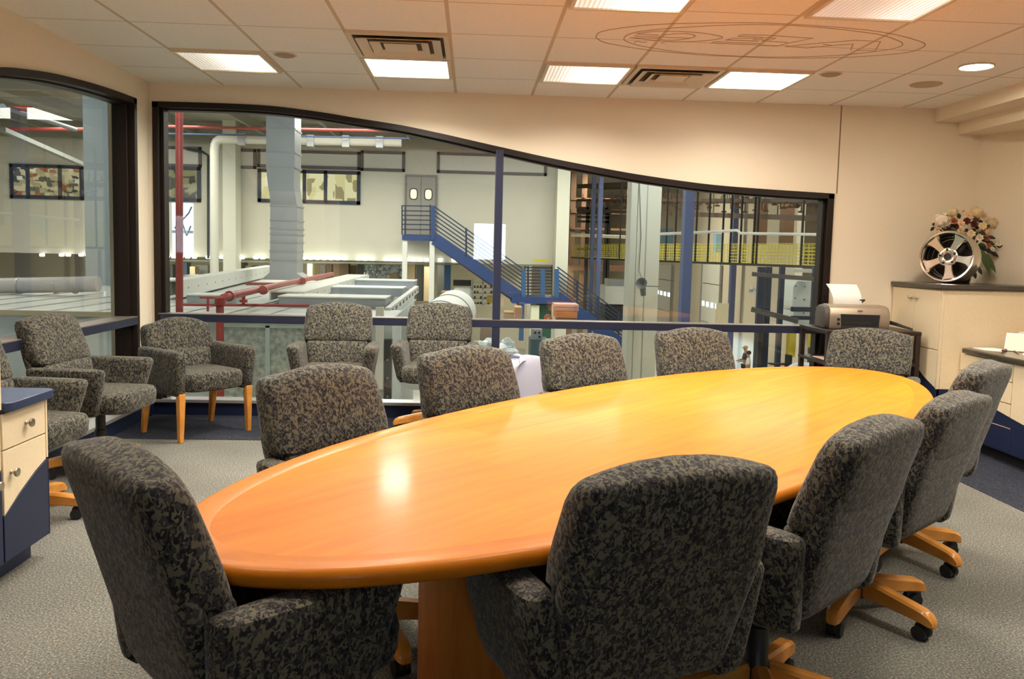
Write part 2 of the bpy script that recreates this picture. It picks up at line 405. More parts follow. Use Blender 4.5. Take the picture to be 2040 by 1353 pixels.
# ---- wave window of the left wall
w2 = win_root('window_2')
mb = MB()
mb.rings([[(XL+.018,y,z+.004),(XL-.14,y,z+.004),(XL-.14,y,z-FT),(XL-.05,y,z-FT),(XL-.05,y,z-FT+.012),(XL+.018,y,z-FT+.012)] for y, z in lwv])
mb.build('head_frame', bronze_m, w2)
mb = MB(); mb.box(XL-.14, XL+.018, -.335, -.286, SILL, 2.462); mb.box(XL-.14, XL-.03, -.365, -.335, SILL, 2.42)
mb.build('jamb', bronze_m, w2, bevel=.003)
MB().box(XL-.13, XL+.02, -3.46, -.33, .764, .822).build('transom', navyframe_m, w2, bevel=.003)
MB().box(XL-.13, XL+.022, -3.46, -.335, .822, .828).build('transom_highlight', MATS['frame_highlight'], w2)  # same pale strip as a painted highlight
MB().box(XL-.13, XL+.026, -3.46, -.286, SILL-.01, SILL+.014).build('sill', MATS['sill_metal'], w2)
MB().prism([(-3.46,.81),(-.34,.81)]+[(y, z-FT+.02) for y, z in reversed(lwv)], XL-.104, XL-.098, 'x').build('pane', glass_m, w2)
MB().box(XL-.104, XL-.098, -3.46, -.34, SILL, .78).build('pane', glass_m, w2)
# ---- small window behind the photographer
w3 = win_root('window_3')
mb = MB(); a, c, z0, z1 = RW
mb.box(a, a+.04, YB-.12, YB+.01, z0, z1); mb.box(c-.04, c, YB-.12, YB+.01, z0, z1); mb.box(a, c, YB-.12, YB+.01, z0, z0+.04); mb.box(a, c, YB-.12, YB+.01, z1-.04, z1)
mb.build('window_frame', navyframe_m, w3)

# ================================================================= ceiling fittings
def cell(i, k):     # centre of the ceiling tile in column i, row k counted from the window
    return (.61*i+.305, -.586-.61*(k-.5))
LAMPS = []
def troffer(i, k, label, lens, power):
    x, y = cell(i, k)
    t = thing('ceiling_light', label, 'ceiling light', (x, y, CZ-.02), group='square troffer lights in the ceiling')
    h = .292
    mb = MB()
    for s in (-1, 1):
        mb.box(s*h, s*(h-.022), -h, h, .0, .02); mb.box(-h+.022, h-.022, s*h, s*(h-.022), .0, .02)
    mb.build('light_frame', vent_m, t)
    MB().box(-h+.022, h-.022, -h+.022, h-.022, .008, .018).build('diffuser', lens, t)
    LAMPS.append((x, y, power))
    return t
troffer(0, 1, 'ceiling light nearest the corner between the two glass walls', lens_dim, 20)
troffer(2, 1, 'ceiling light directly beyond an air vent, nearer the far window', lens_hot, 42)
troffer(4, 1, 'ceiling light to the left of the air vent at the oval emblem', lens_mid, 18)
troffer(6, 1, 'ceiling light to the right of the air vent at the oval emblem', lens_hot, 12)
troffer(6, 4, 'large near ceiling light cut by the top of the photo, right of the emblem middle', lens_grey, 26)
troffer(4, 4, 'near ceiling light of which only a sliver shows at the top of the photo', lens_mid, 26)

def vent(i, k, label):
    x, y = cell(i, k)
    t = thing('air_vent', label, 'air vent', (x, y, CZ-.03), group='square air diffusers in the ceiling')
    h = .298
    mb = MB()
    for s in (-1, 1):
        mb.box(s*h, s*(h-.03), -h, h, .012, .03); mb.box(-h+.03, h-.03, s*h, s*(h-.03), .012, .03)
    mb.build('vent_frame', vent_m, t)
    MB().box(-h+.03, h-.03, -h+.03, h-.03, .026, .029).build('vent_recess', plain('vent_dark'+str(i), (.10,.075,.05), .8), t)
    for q, (ro, ri) in enumerate(((.25,.195),(.175,.125))):
        mb = MB(); zo, zi = -.004, .024
        O = [(-ro,-ro),(ro,-ro),(ro,ro),(-ro,ro)]; I = [(-ri,-ri),(ri,-ri),(ri,ri),(-ri,ri)]
        th = .004
        mb.rings([[(p[0],p[1],zo) for p in O],[(p[0],p[1],zi) for p in I],[(p[0],p[1],zi+th) for p in I],[(p[0],p[1],zo+th) for p in O]], cap=False, closed=True)
        mb.build('vent_cone', vent_m, t)
    MB().box(-.1, .1, -.1, .1, .006, .012).build('vent_plate', vent_m, t, bevel=.003)
vent(2, 2, 'square air vent on the near side of the brightest ceiling light')
vent(5, 1, 'square air vent between two lit ceiling lights near the emblem')

t = thing('downlight', 'round lit recessed downlight near the right wall', 'downlight', (5.18,-1.49,CZ-.012))
MB().lathe([(.105,0),(.105,.012),(.092,.012),(.092,.004),(.097,0)], 32, closed=True).build('downlight_trim', vent_m, t)
MB().cyl((0,0,.003), (0,0,.010), .093, n=32).build('downlight_lens', can_m, t)
det_m = plain('detector_beige', (.42,.33,.22), .6)
for (x, y), lb in (((.733,-1.117),'small round ceiling sensor right of the corner ceiling light'),((4.392,-1.122),'small round ceiling sensor near the right hand downlight')):
    t = thing('ceiling_sensor', lb, 'sensor', (x, y, CZ-.014))
    MB().lathe([(.0,.0),(.045,.0),(.062,.006),(.07,.014),(0,.014)], 28).build('sensor_dome', det_m, t)
    MB().lathe([(.066,.010),(.078,.012),(.078,.0138),(.066,.0138)], 28, closed=True).build('sensor_ring', vent_m, t)
t = thing('ceiling_speaker', 'flat round tan ceiling speaker beside the downlight', 'speaker', (5.18,-.90,CZ-.008))
MB().lathe([(0,.0),(.095,.0),(.105,.003),(.108,.008),(0,.008)], 32).build('speaker_grille', plain('speaker_tan', (.52,.41,.27), .8), t)

# emblem: fine line drawing on the ceiling tiles
em = MB()
def emline(pts, w=.0055, closed=False):
    P = [atz(u, v, CZ-.0005) for u, v in pts]; n = len(P); L = []; Rr = []
    for i in range(n):
        a = P[i-1] if (i or closed) else P[i]; c = P[(i+1) % n] if (i < n-1 or closed) else P[i]
        d = (c-a); d.z = 0; d.normalize(); s = Vector((-d.y, d.x, 0))*w/2
        L.append(P[i]+s); Rr.append(P[i]-s)
    vs = []; fs = []
    for a, c in zip(L, Rr): vs += [(a.x,a.y,CZ), (c.x,c.y,CZ), (c.x,c.y,CZ-.002), (a.x,a.y,CZ-.002)]
    for i in range(n if closed else n-1):
        j = (i+1) % n
        fs += [(4*i+k, 4*i+(k+1)%4, 4*j+(k+1)%4, 4*j+k) for k in range(4)]
    em.add(vs, fs)
def c1p(*p): return [(1170+x/5.83, 30+y/5.83) for x, y in p]
def c2p(*p): return [(1500+x/5.667, 30+y/5.667) for x, y in p]
def spl(pts, k=6, closed=True):    # Catmull-Rom through the points
    n = len(pts); out = []
    for i in range(n if closed else n-1):
        p = [pts[(i+j-1) % n] if closed else pts[max(0, min(n-1, i+j-1))] for j in range(4)]
        for q in range(k):
            t = q/k
            out.append(tuple(.5*((2*p[1][a])+(-p[0][a]+p[2][a])*t+(2*p[0][a]-5*p[1][a]+4*p[2][a]-p[3][a])*t*t+(-p[0][a]+3*p[1][a]-3*p[2][a]+p[3][a])*t**3) for a in (0,1)))
    return out
outer = c1p((105,240),(190,185),(550,130),(930,103),(1700,88))+c2p((350,98),(1100,150),(1500,200),(1800,270),(1945,335),(1800,410),(1500,448),(1000,478),(300,486))+c1p((1800,483),(1400,468),(1000,435),(680,402),(250,330),(125,280))
inner = c1p((425,275),(540,205),(880,160),(1200,137),(1600,117))+c2p((0,107),(400,115),(900,152),(1300,200),(1500,238),(1690,320),(1590,378),(1300,420),(1000,452),(700,466),(200,474))+c1p((1660,472),(1400,456),(1000,420),(700,372),(520,332))
emline(spl(outer), closed=True); emline(spl(inner), closed=True)
emline(spl(c1p((490,262),(850,300),(1050,310),(1400,295),(1572,257),(1350,210),(1050,190),(800,188),(560,218)), closed=False))
emline(spl(c1p((830,275),(920,292),(1050,288),(1190,270),(1252,245),(1200,222),(1050,215),(850,236)), closed=False))
emline(c1p((560,218),(830,234))); emline(c1p((490,262),(840,272))); emline(c1p((545,242),(840,255),(1190,268)))
emline(c1p((540,320),(580,302),(610,308),(650,318),(690,310)), .005); emline(c1p((850,320),(900,325)), .005)
emline(c1p((1960,345),(1440,325),(1480,308),(2000,330))); emline(c1p((1600,288),(1990,303)), .010); emline(c1p((2040,270),(1680,268),(1640,282)))
emline(c1p((2040,258),(1745,247),(1800,228),(2040,232))+c2p((680,262),(400,316),(275,350),(60,342)))
emline(c2p((0,245),(260,262),(200,282),(0,275))); emline(c2p((100,292),(390,308)))
emline(c2p((620,370),(360,355),(630,327),(1150,285),(1440,298),(1380,405),(1170,395)))
emline(c2p((620,370),(900,343),(1080,330),(1130,325),(1105,395))); emline(c2p((790,330),(900,343)))
tag(em.build('ceiling_emblem', emb_m, sharp=30), 'large oval line emblem with slanted letters drawn on the ceiling tiles', 'emblem')

# ================================================================= the conference table
TC = (2.868,-3.474); TA, TB, TH = 2.135, .757, .807
def ell(d, z, n=120):
    return [((TA-d)*cos(2*PI*k/n), (TB-d)*sin(2*PI*k/n), z) for k in range(n)]
tb = thing('conference_table', 'long oval honey maple conference table with drum pedestals', 'table', (*TC,0), TH)
MB().rings([ell(.096,.700), ell(.0955,.7345)]).build('tabletop', table_m, tb)
mb = MB(); R = [ell(.096,.7345), ell(.0945,.7355)]
R += [ell(.022-.022*sin(a), .7135+.022*cos(a)) for a in [PI*k/10 for k in range(11)]] + [ell(.095,.6915), ell(.096,.692)]
mb.rings(R, cap=False, closed=True).build('table_rim', rim_m, tb)
MB().rings([ell(.3,.685), ell(.3,.70)]).build('sub_top', black_m, tb)
for s in (-1, 1):
    mb = MB().lathe([(.165,.0),(.168,.004),(.168,.685),(0.0,.685)], 40, o=(s*1.24,-.01,0)); mb.build('pedestal', ped_m, tb)
    MB().lathe([(.172,.0),(.172,.05),(.169,.055),(.169,.0)], 40, o=(s*1.24,-.01,0), closed=True).build('pedestal_foot', black_m, tb)

# ================================================================= chairs
def back_upper(z0, z1, hw=.254, crown=.030, y0=-.235, y1=-.330, hy=.064):
    L = []; H = z1-z0
    for f, w, t, e, c in ((0,.90,.62,4,0),(.015,.96,.88,4,0),(.06,1.0,1.02,4.5,0),(.25,1.02,1.06,4.5,0),(.45,1.015,1.05,4.5,.12),(.65,1.0,1.02,4.5,.35),(.80,.99,.99,4.5,.60),(.90,.97,.90,4.2,.85),(.96,.94,.74,4,.95),(.99,.90,.52,3.8,1),(1,.84,.28,3.5,1)):
        L.append((z0+H*f, 0, y0+(y1-y0)*f, hw*w, hy*t, e, crown*c))
    return MB().loft(L, 40)
def back_lower(z0, z1, y0=-.165, y1=-.222, hw0=.205, hw1=.232):
    L = []; H = z1-z0
    for f, w, t in ((0,.80,.45),(.03,.92,.8),(.10,1,1),(.5,1,1.0),(.93,1,1),(.98,.97,.85),(1,.9,.6)):
        L.append((z0+H*f, 0, y0+(y1-y0)*f, (hw0+(hw1-hw0)*f)*w, .06*t, 4.5, 0))
    return MB().loft(L, 36)
def back_shell(z0, z1, ya=-.205, yb=-.272, yc=-.325, hw=.254):
    L = []; H = z1-z0
    for f, w, t in ((0,.74,.4),(.02,.80,.8),(.08,.85,1),(.3,.91,1),(.5,.97,1),(.6,1.0,1),(.7,1.005,.98),(.85,.98,.9),(1,.90,.5)):
        y = ya+(yb-ya)*f/.6 if f < .6 else yb+(yc-yb)*(f-.6)/.4
        L.append((z0+H*f, 0, y, hw*w, .034*t, 5, 0))
    return MB().loft(L, 40)
def arm(s, z0, z1):
    L = []; H = z1-z0
    for f, cx, cy, hx, hy, e in ((0,.226,-.06,.028,.160,3.5),(.05,.236,-.058,.040,.178,4),(.15,.242,-.055,.044,.186,4.5),(.5,.259,-.047,.046,.202,4.5),(.8,.272,-.04,.048,.216,4.5),(.92,.277,-.038,.048,.220,4.5),(.97,.279,-.038,.043,.215,4),(.993,.280,-.038,.032,.203,3.5),(1,.280,-.038,.018,.188,3)):
        L.append((z0+H*f, s*cx, cy, hx, hy, e, 0))
    return MB().loft(L, 32)
def seat(z0, z1, y0=-.20, y1=.275, hw=.232):
    L = []; H = z1-z0; cy = (y0+y1)/2; hy = (y1-y0)/2
    for f, w, d, c in ((0,.90,.88,0),(.08,.97,.96,0),(.25,1,.99,0),(.65,1,1.01,0),(.85,.985,.985,.3),(.95,.95,.95,.7),(1,.86,.88,1)):
        L.append((z0+H*f, 0, cy, hw*w, hy*d, 4.5, .008*c))
    return MB().loft(L, 40)

def star_base(t, rz0=.3):
    mb = MB().lathe([(0,.075),(.04,.075),(.046,.09),(.046,.15),(.034,.165),(.034,.27),(.028,.275),(.028,.40),(0,.40)], 20)
    mb.box(-.09, .09, -.11, .10, .385, .412)
    mb.build('gas_column', black_m, t)
    MB().tube([(.05,.03,.395),(.16,.03,.393),(.225,.03,.39)], [.006,.006,.006], 8).cyl((.205,.03,.39), (.265,.03,.388), .011, .009, 10).build('height_lever', black_m, t)
    lm = MB(); R = []
    for r, w, z0, z1 in ((.030,.020,.085,.155),(.045,.027,.082,.158),(.12,.027,.080,.146),(.22,.027,.074,.130),(.275,.027,.068,.120),(.30,.025,.062,.108),(.315,.019,.060,.090),(.318,.012,.062,.075)):
        b = .006
        R.append([(r,-w,z0+b),(r,-w+b,z0),(r,w-b,z0),(r,w,z0+b),(r,w,z1-b*1.6),(r,w-b*1.6,z1),(r,-w+b*1.6,z1),(r,-w,z1-b*1.6)])
    lm.rings(R)
    cm = MB(); cm.cyl((.285,0,.055), (.285,0,.09), .009, n=8)
    for s in (-1, 1): cm.cyl((.268,s*.006,.028), (.268,s*.026,.028), .028, n=18)
    cm.lathe([(0,-.012),(.024,-.012),(.032,-.006),(.032,.006),(.024,.012),(0,.012)], 14, o=(.274,0,.042), ax=(0,1,0))
    lo = lm.build('leg', leg_m, t); co = cm.build('caster', black_m, lo)
    lo.rotation_euler = (0,0,rz0)
    for k in range(1, 5):
        l = lo.copy(); COL.objects.link(l); l.parent = t; l.rotation_euler = (0,0,rz0+k*2*PI/5)
        c = co.copy(); COL.objects.link(c); c.parent = l
def swivel(label, loc, rz, group):
    t = thing('swivel_chair', label, 'chair', loc, rz, group)
    seat(.405, .525).build('seat', fab_m, t)
    back_upper(.682, .948).build('backrest_upper', fab_m, t)
    back_shell(.415, .86).build('back_shell', fab_m, t)
    back_lower(.415, .69).build('backrest_lower', fab_m, t)
    for s in (-1, 1): arm(s, .395, .683).build('arm', fab_m, t)
    star_base(t)
    return t
def R_(phi): return math.radians(phi-90)
GT, GW = 'swivel chairs pushed up to the conference table', 'chairs lined up along the glass walls'
swv = swivel('nearest chair at the left tip of the table, back towards the camera', (1.517,-4.83,0), R_(41.5), GT)
CH = [  # x, y, facing, scale z, label, group
 (2.319,-4.732,111,.981,9,'large near swivel chair in front of the table middle, seen squarely from behind',GT),
 (2.885,-4.33,131.5,.984,9,'second swivel chair on the near side, right of the largest back',GT),
 (3.53,-3.645,130,.945,45,'third swivel chair on the near side, its wooden leg sticking out to the right',GT),
 (4.015,-3.04,132,.986,35,'farthest near-side swivel chair, before the low right hand drawers',GT),
 (4.44,-1.71,-124,.962,20,'swivel chair at the far tip of the table in front of the printer',GT),
 (3.434,-2.10,-71,.975,20,'far-side swivel chair right of the cream factory column',GT),
 (2.732,-2.58,-62,.975,20,'far-side swivel chair just left of the cream factory column',GT),
 (2.161,-3.235,-51.5,.975,22,'far-side swivel chair under the window mullion, left of the white bag',GT),
 (1.663,-3.89,-42,.975,68,'far-side swivel chair nearest to the camera, its broad front facing the table',GT),
 (.978,-.61,-88,.984,20,'chair against the back window, left one of the two with its front showing',GW),
 (1.72,-.475,-94,.989,20,'chair against the back window beside the mullion, with lever under the seat',GW),
 (-.22,-1.74,-6,.98,22,'swivel chair by the left glass wall with a full back and both arms showing',GW),
 (-.23,-2.62,-8,.98,32,'swivel chair half hidden behind the left cabinet',GW),
]
for x, y, ph, sz, rb, lb, g in CH:
    c = dup(swv, (x,y,0), R_(ph), lb, g); c.scale = (1,1,sz)
    legs = [q for q in c.children if q.name.startswith('leg')]
    for k, q in enumerate(legs): q.rotation_euler = (0,0,math.radians(rb+72*k))

# guest chair on four wooden legs in the corner
gc = thing('guest_armchair', 'low armchair on four orange wooden legs in the window corner', 'chair', (-.015,-.61,0), R_(-40))
seat(.345, .475, y1=.285, hw=.24).build('seat', fab_m, gc)
back_upper(.592, .785, hw=.268, crown=.050, y0=-.245, y1=-.295).build('backrest_upper', fab_m, gc)
back_lower(.36, .608).build('backrest_lower', fab_m, gc)
for s in (-1, 1):
    L = []
    for f, cx, cy, hx, hy, e in ((0,.270,-.01,.03,.245,4),(.05,.272,-.01,.042,.255,4.5),(.5,.278,-.005,.046,.262,5),(.85,.284,0,.048,.268,5),(.95,.285,0,.044,.264,4.5),(.99,.286,0,.033,.252,4),(1,.286,0,.02,.235,3.5)):
        L.append((.325+.315*f, s*cx, cy, hx, hy, e, 0))
    MB().loft(L, 36).build('arm', fab_m, gc)
for sx in (-1, 1):
    for sy in (-1, 1):
        x, y = sx*.275, .225 if sy > 0 else -.215
        yb = y+(.0 if sy > 0 else -.05)
        MB().rings([[(x*1.0+a*.016, yb+c*.016, 0) for a, c in ((-1,-1),(1,-1),(1,1),(-1,1))], [(x*.985+a*.024, y+c*.024, .30) for a, c in ((-1,-1),(1,-1),(1,1),(-1,1))], [(x*.985+a*.024, y+c*.024, .345) for a, c in ((-1,-1),(1,-1),(1,1),(-1,1))]]).build('leg', leg_m, gc, bevel=.004)

# ================================================================= cabinets
def knob(mb, p, d, r=.016):
    mb.lathe([(0,0),(.009,0),(.009,.003),(.006,.006),(.006,.016),(r*.8,.019),(r,.024),(r*.9,.030),(0,.032)], 16, o=p, ax=d)
# left: drawer cabinet with a navy counter, and the tall unit at the edge of the view
lc = thing('drawer_cabinet', 'low cream and navy cabinet with nickel knobs by the left window', 'cabinet', (-.2,-3.27,0))
fx = .152
MB().box(XL+.02, fx-.02, -3.44, -3.095, .1, .705).build('cabinet_body', cream_m, lc, world=True)
MB().box(XL+.05, fx-.075, -3.44, -3.11, 0, .1).build('toe_kick', navy_m, lc, world=True)
MB().prism([(-3.44,.1),(-3.093,.1),(-3.093,.44),(-3.20,.405),(-3.32,.35),(-3.44,.285)], fx-.02, fx+.0, 'x').build('lower_door', navy_m, lc, world=True, bevel=.002)
MB().box(fx-.02, fx, -3.436, -3.11, .555, .70).build('drawer', cream_m, lc, world=True, bevel=.002)
MB().prism([(-3.436,.29),(-3.32,.355),(-3.20,.41),(-3.11,.44),(-3.11,.549),(-3.436,.549)], fx-.02, fx, 'x').build('upper_door', cream_m, lc, world=True, bevel=.002)
MB().box(fx-.02, fx+.001, -3.107, -3.0935, .445, .70).build('end_stile', cream_m, lc, world=True)
MB().box(XL+.02, fx+.001, -3.0945, -3.091, .1, .705).build('end_panel', navy_m, lc, world=True)
k = MB(); knob(k, (fx,-3.265,.632), (1,0,0), .019); k.build('knob', brass_m, lc, world=True)
k = MB(); knob(k, (fx,-3.385,.455), (1,0,0), .019); k.build('knob', brass_m, lc, world=True)
MB().prism([(XL+.02,-3.08),(.16,-3.08),(.185,-3.10),(.185,-3.41),(.165,-3.44),(XL+.02,-3.44)], .708, .746).build('countertop', navytop_m, lc, world=True, bevel=.004)
tc_ = thing('tall_cabinet', 'tall cream cabinet of which a thin strip shows at the left photo edge', 'cabinet', (-.2,-4.0,0))
MB().box(XL+.02, fx-.02, -4.6, -3.452, .1, 2.06).build('cabinet_body', cream_m, tc_, world=True)
MB().box(XL+.05, fx-.075, -4.6, -3.46, 0, .1).build('toe_kick', navy_m, tc_, world=True)
MB().box(fx-.02, fx+.006, -4.6, -3.447, .72, 2.07).build('door', cream_m, tc_, world=True, bevel=.002)
MB().box(fx-.02, fx, -4.6, -3.45, .48, .714).build('drawer', cream_m, tc_, world=True, bevel=.002)
MB().box(fx-.02, fx, -4.6, -3.45, .1, .474).build('lower_door', navy_m, tc_, world=True, bevel=.002)
k = MB(); knob(k, (fx,-3.50,.43), (1,0,0), .019); k.build('knob', brass_m, tc_, world=True)

# right: tall credenza in the corner
cr = thing('corner_credenza', 'tall cream corner credenza with a dark speckled top and wavy navy base', 'cabinet', (5.9,-.4,0))
XC, YC = 5.5, -.74
MB().prism([(XC+.02,-.004),(XC+.02,YC+.02),(6.50,YC+.02),(6.16,-.004)], .0, 1.178).build('cabinet_body', cream_m, cr, world=True)
wb = [(-.004,.80),(-.20,.70),(-.36,.62),(-.45,.555),(-.56,.495),(-.66,.455),(YC,.425)]
MB().prism([(-.004,.0)]+[(YC,.0)]+[(y,z) for y,z in reversed(wb)], XC+.004, XC+.02, 'x').build('navy_base', navy_m, cr, world=True)
MB().box(XC, 6.52, YC, YC+.02, 0, .425).build('navy_base', navy_m, cr, world=True)
MB().box(XC+.0215, 6.52, YC, YC+.02, .428, 1.178).build('end_panel', cream_m, cr, world=True, bevel=.002)
MB().box(XC, XC+.02, YC, YC+.016, .428, 1.178).build('corner_post', cream_m, cr, world=True, bevel=.001)
for a, c, nm in ((-.012,-.352,1),(-.356,-.720,2)):
    MB().box(XC, XC+.018, a, c, .724, 1.172).build('door', cream_m, cr, world=True, bevel=.002)
    lo = [(y,z+.003) for y,z in wb if min(a,c) < y < max(a,c)]
    def zb(y):
        for (ya,za),(yc,zc) in zip(wb, wb[1:]):
            if yc <= y <= ya: return za+(zc-za)*(y-ya)/(yc-ya)
        return .425
    p = [(a, max(.0, zb(a)+.003))]+lo+[(c, zb(c)+.003)]
    p = [(y, min(z,.712)) for y, z in p]
    MB().prism(p+[(c,.718),(a,.718)], XC, XC+.018, 'x').build('lower_door', cream_m, cr, world=True, bevel=.001)
    k = MB(); knob(k, (XC, -.315 if nm == 1 else -.395, 1.10), (-1,0,0), .015); k.build('knob', brass_m, cr, world=True)
MB().prism([(XC-.022,-.003),(XC-.022,YC-.022),(6.53,YC-.022),(6.16,-.003)], 1.18, 1.218).build('countertop', granite_m, cr, world=True, bevel=.010, seg=3)

# right: low drawer cabinet
lw = thing('low_cabinet', 'low cream drawer cabinet with dark speckled top and navy wave base along the right wall', 'cabinet', (6.2,-2,0))
XF = 5.665
MB().box(XF+.02, 6.50, -3.3, YC-.004, .09, .712).build('cabinet_body', cream_m, lw, world=True)
MB().box(XF+.09, 6.50, -3.3, YC-.004, 0, .09).build('toe_kick', gap_m, lw, world=True)
nb = [(YC-.006,.40),(-.9,.395),(-1.19,.365),(-1.37,.335),(-1.52,.312),(-1.8,.28),(-2.3,.26),(-3.3,.25)]
MB().prism([(YC-.006,.09)]+[(-3.3,.09)]+[(y,z) for y,z in reversed(nb)], XF+.002, XF+.02, 'x').build('navy_base', navy_m, lw, world=True)
def zn(y):
    for (ya,za),(yc,zc) in zip(nb, nb[1:]):
        if yc <= y <= ya: return za+(zc-za)*(y-ya)/(yc-ya)
    return .25
for z0, z1 in ((.582,.706),(.432,.576),(None,.426)):
    if z0: MB().box(XF, XF+.018, -1.355, YC-.01, z0, z1).build('drawer', cream_m, lw, world=True, bevel=.002)
    else:
        p = [(YC-.01,.403),(-.9,.398),(-1.19,.368),(-1.355,.341)]
        MB().prism(p+[(-1.355,z1),(YC-.01,z1)], XF, XF+.018, 'x').build('drawer', cream_m, lw, world=True, bevel=.001)
p = [(y,z+.003) for y,z in nb if y < -1.37]
MB().prism([(-1.362,zn(-1.362)+.003)]+p+[(-3.3,.706),(-1.362,.706)], XF, XF+.018, 'x').build('door', cream_m, lw, world=True, bevel=.001)
mb = MB().box(XF-.001, XF+.004, -1.375, -.95, .10, .265); mb.build('navy_door', navy_m, lw, world=True, bevel=.002)
MB().box(XF-.0015, XF+.003, -1.372, -.95, .262, .266).build('door_gap', edge_m, lw, world=True)
k = MB(); knob(k, (XF,-1.10,.20), (-1,0,0), .015); k.build('knob', brass_m, lw, world=True)
MB().prism([(XF+.04,YC-.024),(XF-.02,YC-.05),(XF-.03,-1.1),(XF-.03,-3.3),(6.52,-3.3),(6.52,YC-.024)], .715, .752).build('countertop', granite_m, lw, world=True, bevel=.010, seg=3)
# ================================================================= things in the far right corner
dark_m = plain('dark_brown_wood', (.020,.011,.008), .4)
ps = thing('printer_stand', 'small dark square legged stand carrying the printer', 'table', (5.06,-.33,0))
MB().box(4.70, 5.44, -.60, -.06, .815, .845).build('stand_top', dark_m, ps, world=True, bevel=.003)
for x in (4.72, 5.42):
    for y in (-.58, -.085):
        MB().box(x-.018, x+.018, y-.018, y+.018, 0, .815).build('leg', dark_m, ps, world=True, bevel=.002)
MB().box(4.70, 5.44, -.60, -.06, .575, .60).build('stand_shelf', dark_m, ps, world=True, bevel=.003)
mb = MB().box(4.745, 5.05, -.555, -.25, .6008, .606)
tag(mb.build('paper_sheet', plain('pink_paper', (.80,.55,.45), .6)), 'pinkish sheet lying on the shelf of the dark printer stand', 'paper')

pr = thing('printer', 'silver grey inkjet printer on the dark stand in the corner', 'printer', (5.0,-.34,.846), math.radians(-8))
sil_m = plain('printer_silver', (.36,.29,.22), .35, metal=.4)
sect = [(-.135,0),(-.150,.03),(-.150,.10),(-.140,.150),(-.115,.176),(-.06,.186),(.06,.186),(.12,.165),(.14,.12),(.14,0)]
mb = MB(); mb.rings([[(x*1.0,y*s,z*s2+o) for y, z in sect] for x, s, s2, o in ((-.205,.96,.97,.002),(-.20,1,1,0),(.225,1,1,0),(.243,.97,.96,.002),(.252,.88,.86,.006))])
mb.build('printer_body', sil_m, pr, bevel=.004)
mb = MB(); mb.rings([[(x,y*s,z*s+.003) for y, z in sect] for x, s in ((-.247,.80),(-.240,.92),(-.206,.97))])
mb.build('side_panel', plain('printer_grey', (.055,.045,.036), .5), pr, bevel=.004)
MB().prism([(-.115,.012),(.165,.012),(.172,.118),(-.125,.118)], -.1535, -.13, 'y').build('output_slot', black_m, pr, bevel=.003)
mb = MB().prism([(-.11,.014),(.16,.014),(.16,.022),(-.11,.022)], -.158, -.15, 'y'); mb.box(-.10, .10, -.155, -.152, .052, .055); mb.build('output_tray', plain('tray_grey', (.05,.045,.04), .4), pr)
for z in (.032, .066): MB().box(-.150, -.128, -.1545, -.147, z, z+.020).build('button', black_m, pr, bevel=.002)
mb = MB()
for i in range(5): mb.box(.002+i*.008, .007+i*.008, -.1515, -.146, .142, .149)
mb.build('badge', black_m, pr)
mb = MB(); mb.rings([[(x,.06+.05*f+.0,.175+.115*f),(x,.075+.05*f,.175+.115*f)] for f in (0,1) for x in (0,)]) if False else None
MB().obox((.098,.105,.205), (.022,.006,.055), ((1,0,0),(0,cos(1.25),sin(1.25)),(0,-sin(1.25),cos(1.25)))).build('paper_support', black_m, pr, bevel=.003)
mb = MB(); vs = []; W = 8
for i in range(W+1):
    f = i/W; z = .172+.17*f; y = .060+.060*f-.03*sin(PI*f); dx = -.03*f*f
    vs += [(-.125+dx*1.6,y,z),(.095+dx,y,z),(.095+dx,y+.004,z),(-.125+dx*1.6,y+.004,z)]
fs = [(4*i+k,4*i+(k+1)%4,4*i+4+(k+1)%4,4*i+4+k) for i in range(W) for k in range(4)]+[(0,1,2,3),tuple(4*W+k for k in (3,2,1,0))]
mb.add(vs, fs)
p_o = mb.build('paper_stack', white_m); p_o.location = Vector(); p_o.data.transform(Matrix.Translation((0,0,0)))
mn = mb.v
# paper keeps the printer's turn and place
M4 = Matrix.Translation((5.0,-.34,.846)) @ Matrix.Rotation(math.radians(-8), 4, 'Z')
bpy.data.objects.remove(p_o)
mb.v = [M4 @ v for v in mb.v]
tag(mb.build('paper_stack', white_m), 'white paper standing in the feeder of the grey printer', 'paper')
cb = MB()
for k, (h, r) in enumerate(((.0,.006),(.011,.006),(.022,.005))):
    cb.tube([(5.262,-.33+k*.012,.905+h*.6),(5.27,-.36+k*.01,.895+h),(5.33,-.42,.880+h*.8),(5.38,-.46+k*.012,.866+h*.5),(5.42,-.50,.853+h*.3)], r, 8)
tag(cb.build('cable_bundle', black_m), 'bundle of black cables lying beside the grey printer', 'cable')

# alloy wheel on the credenza
wh = thing('alloy_wheel', 'polished five spoke car wheel standing on the corner credenza', 'wheel', (5.735,-.40,1.218))
AX = Vector((cos(math.radians(-138)), sin(math.radians(-138)), .10)).normalized()
SX = AX.cross(Vector((0,0,1))).normalized()*-1; SZ = SX.cross(AX)*-1
if SZ.z < 0: SZ = -SZ
RAD = .203; WC = Vector((0,0,RAD+.001))
def WP(x, z, d): return WC+SX*x+SZ*z+AX*d     # wheel coordinates: across, up, towards the viewer
mb = MB(); mb.lathe([(RAD,.055),(RAD,.070),(RAD-.006,.078),(RAD-.018,.076),(RAD-.024,.060),(RAD-.030,.02),(RAD-.036,-.02),(RAD-.030,-.07),(RAD-.012,-.085),(RAD-.002,-.095),(RAD,-.085),(RAD-.006,-.075),(RAD-.016,-.06),(RAD-.026,-.02),(RAD-.02,.03),(RAD-.008,.055)], 64, o=WC, ax=AX, closed=True)
mb.build('rim', alu_m, wh)
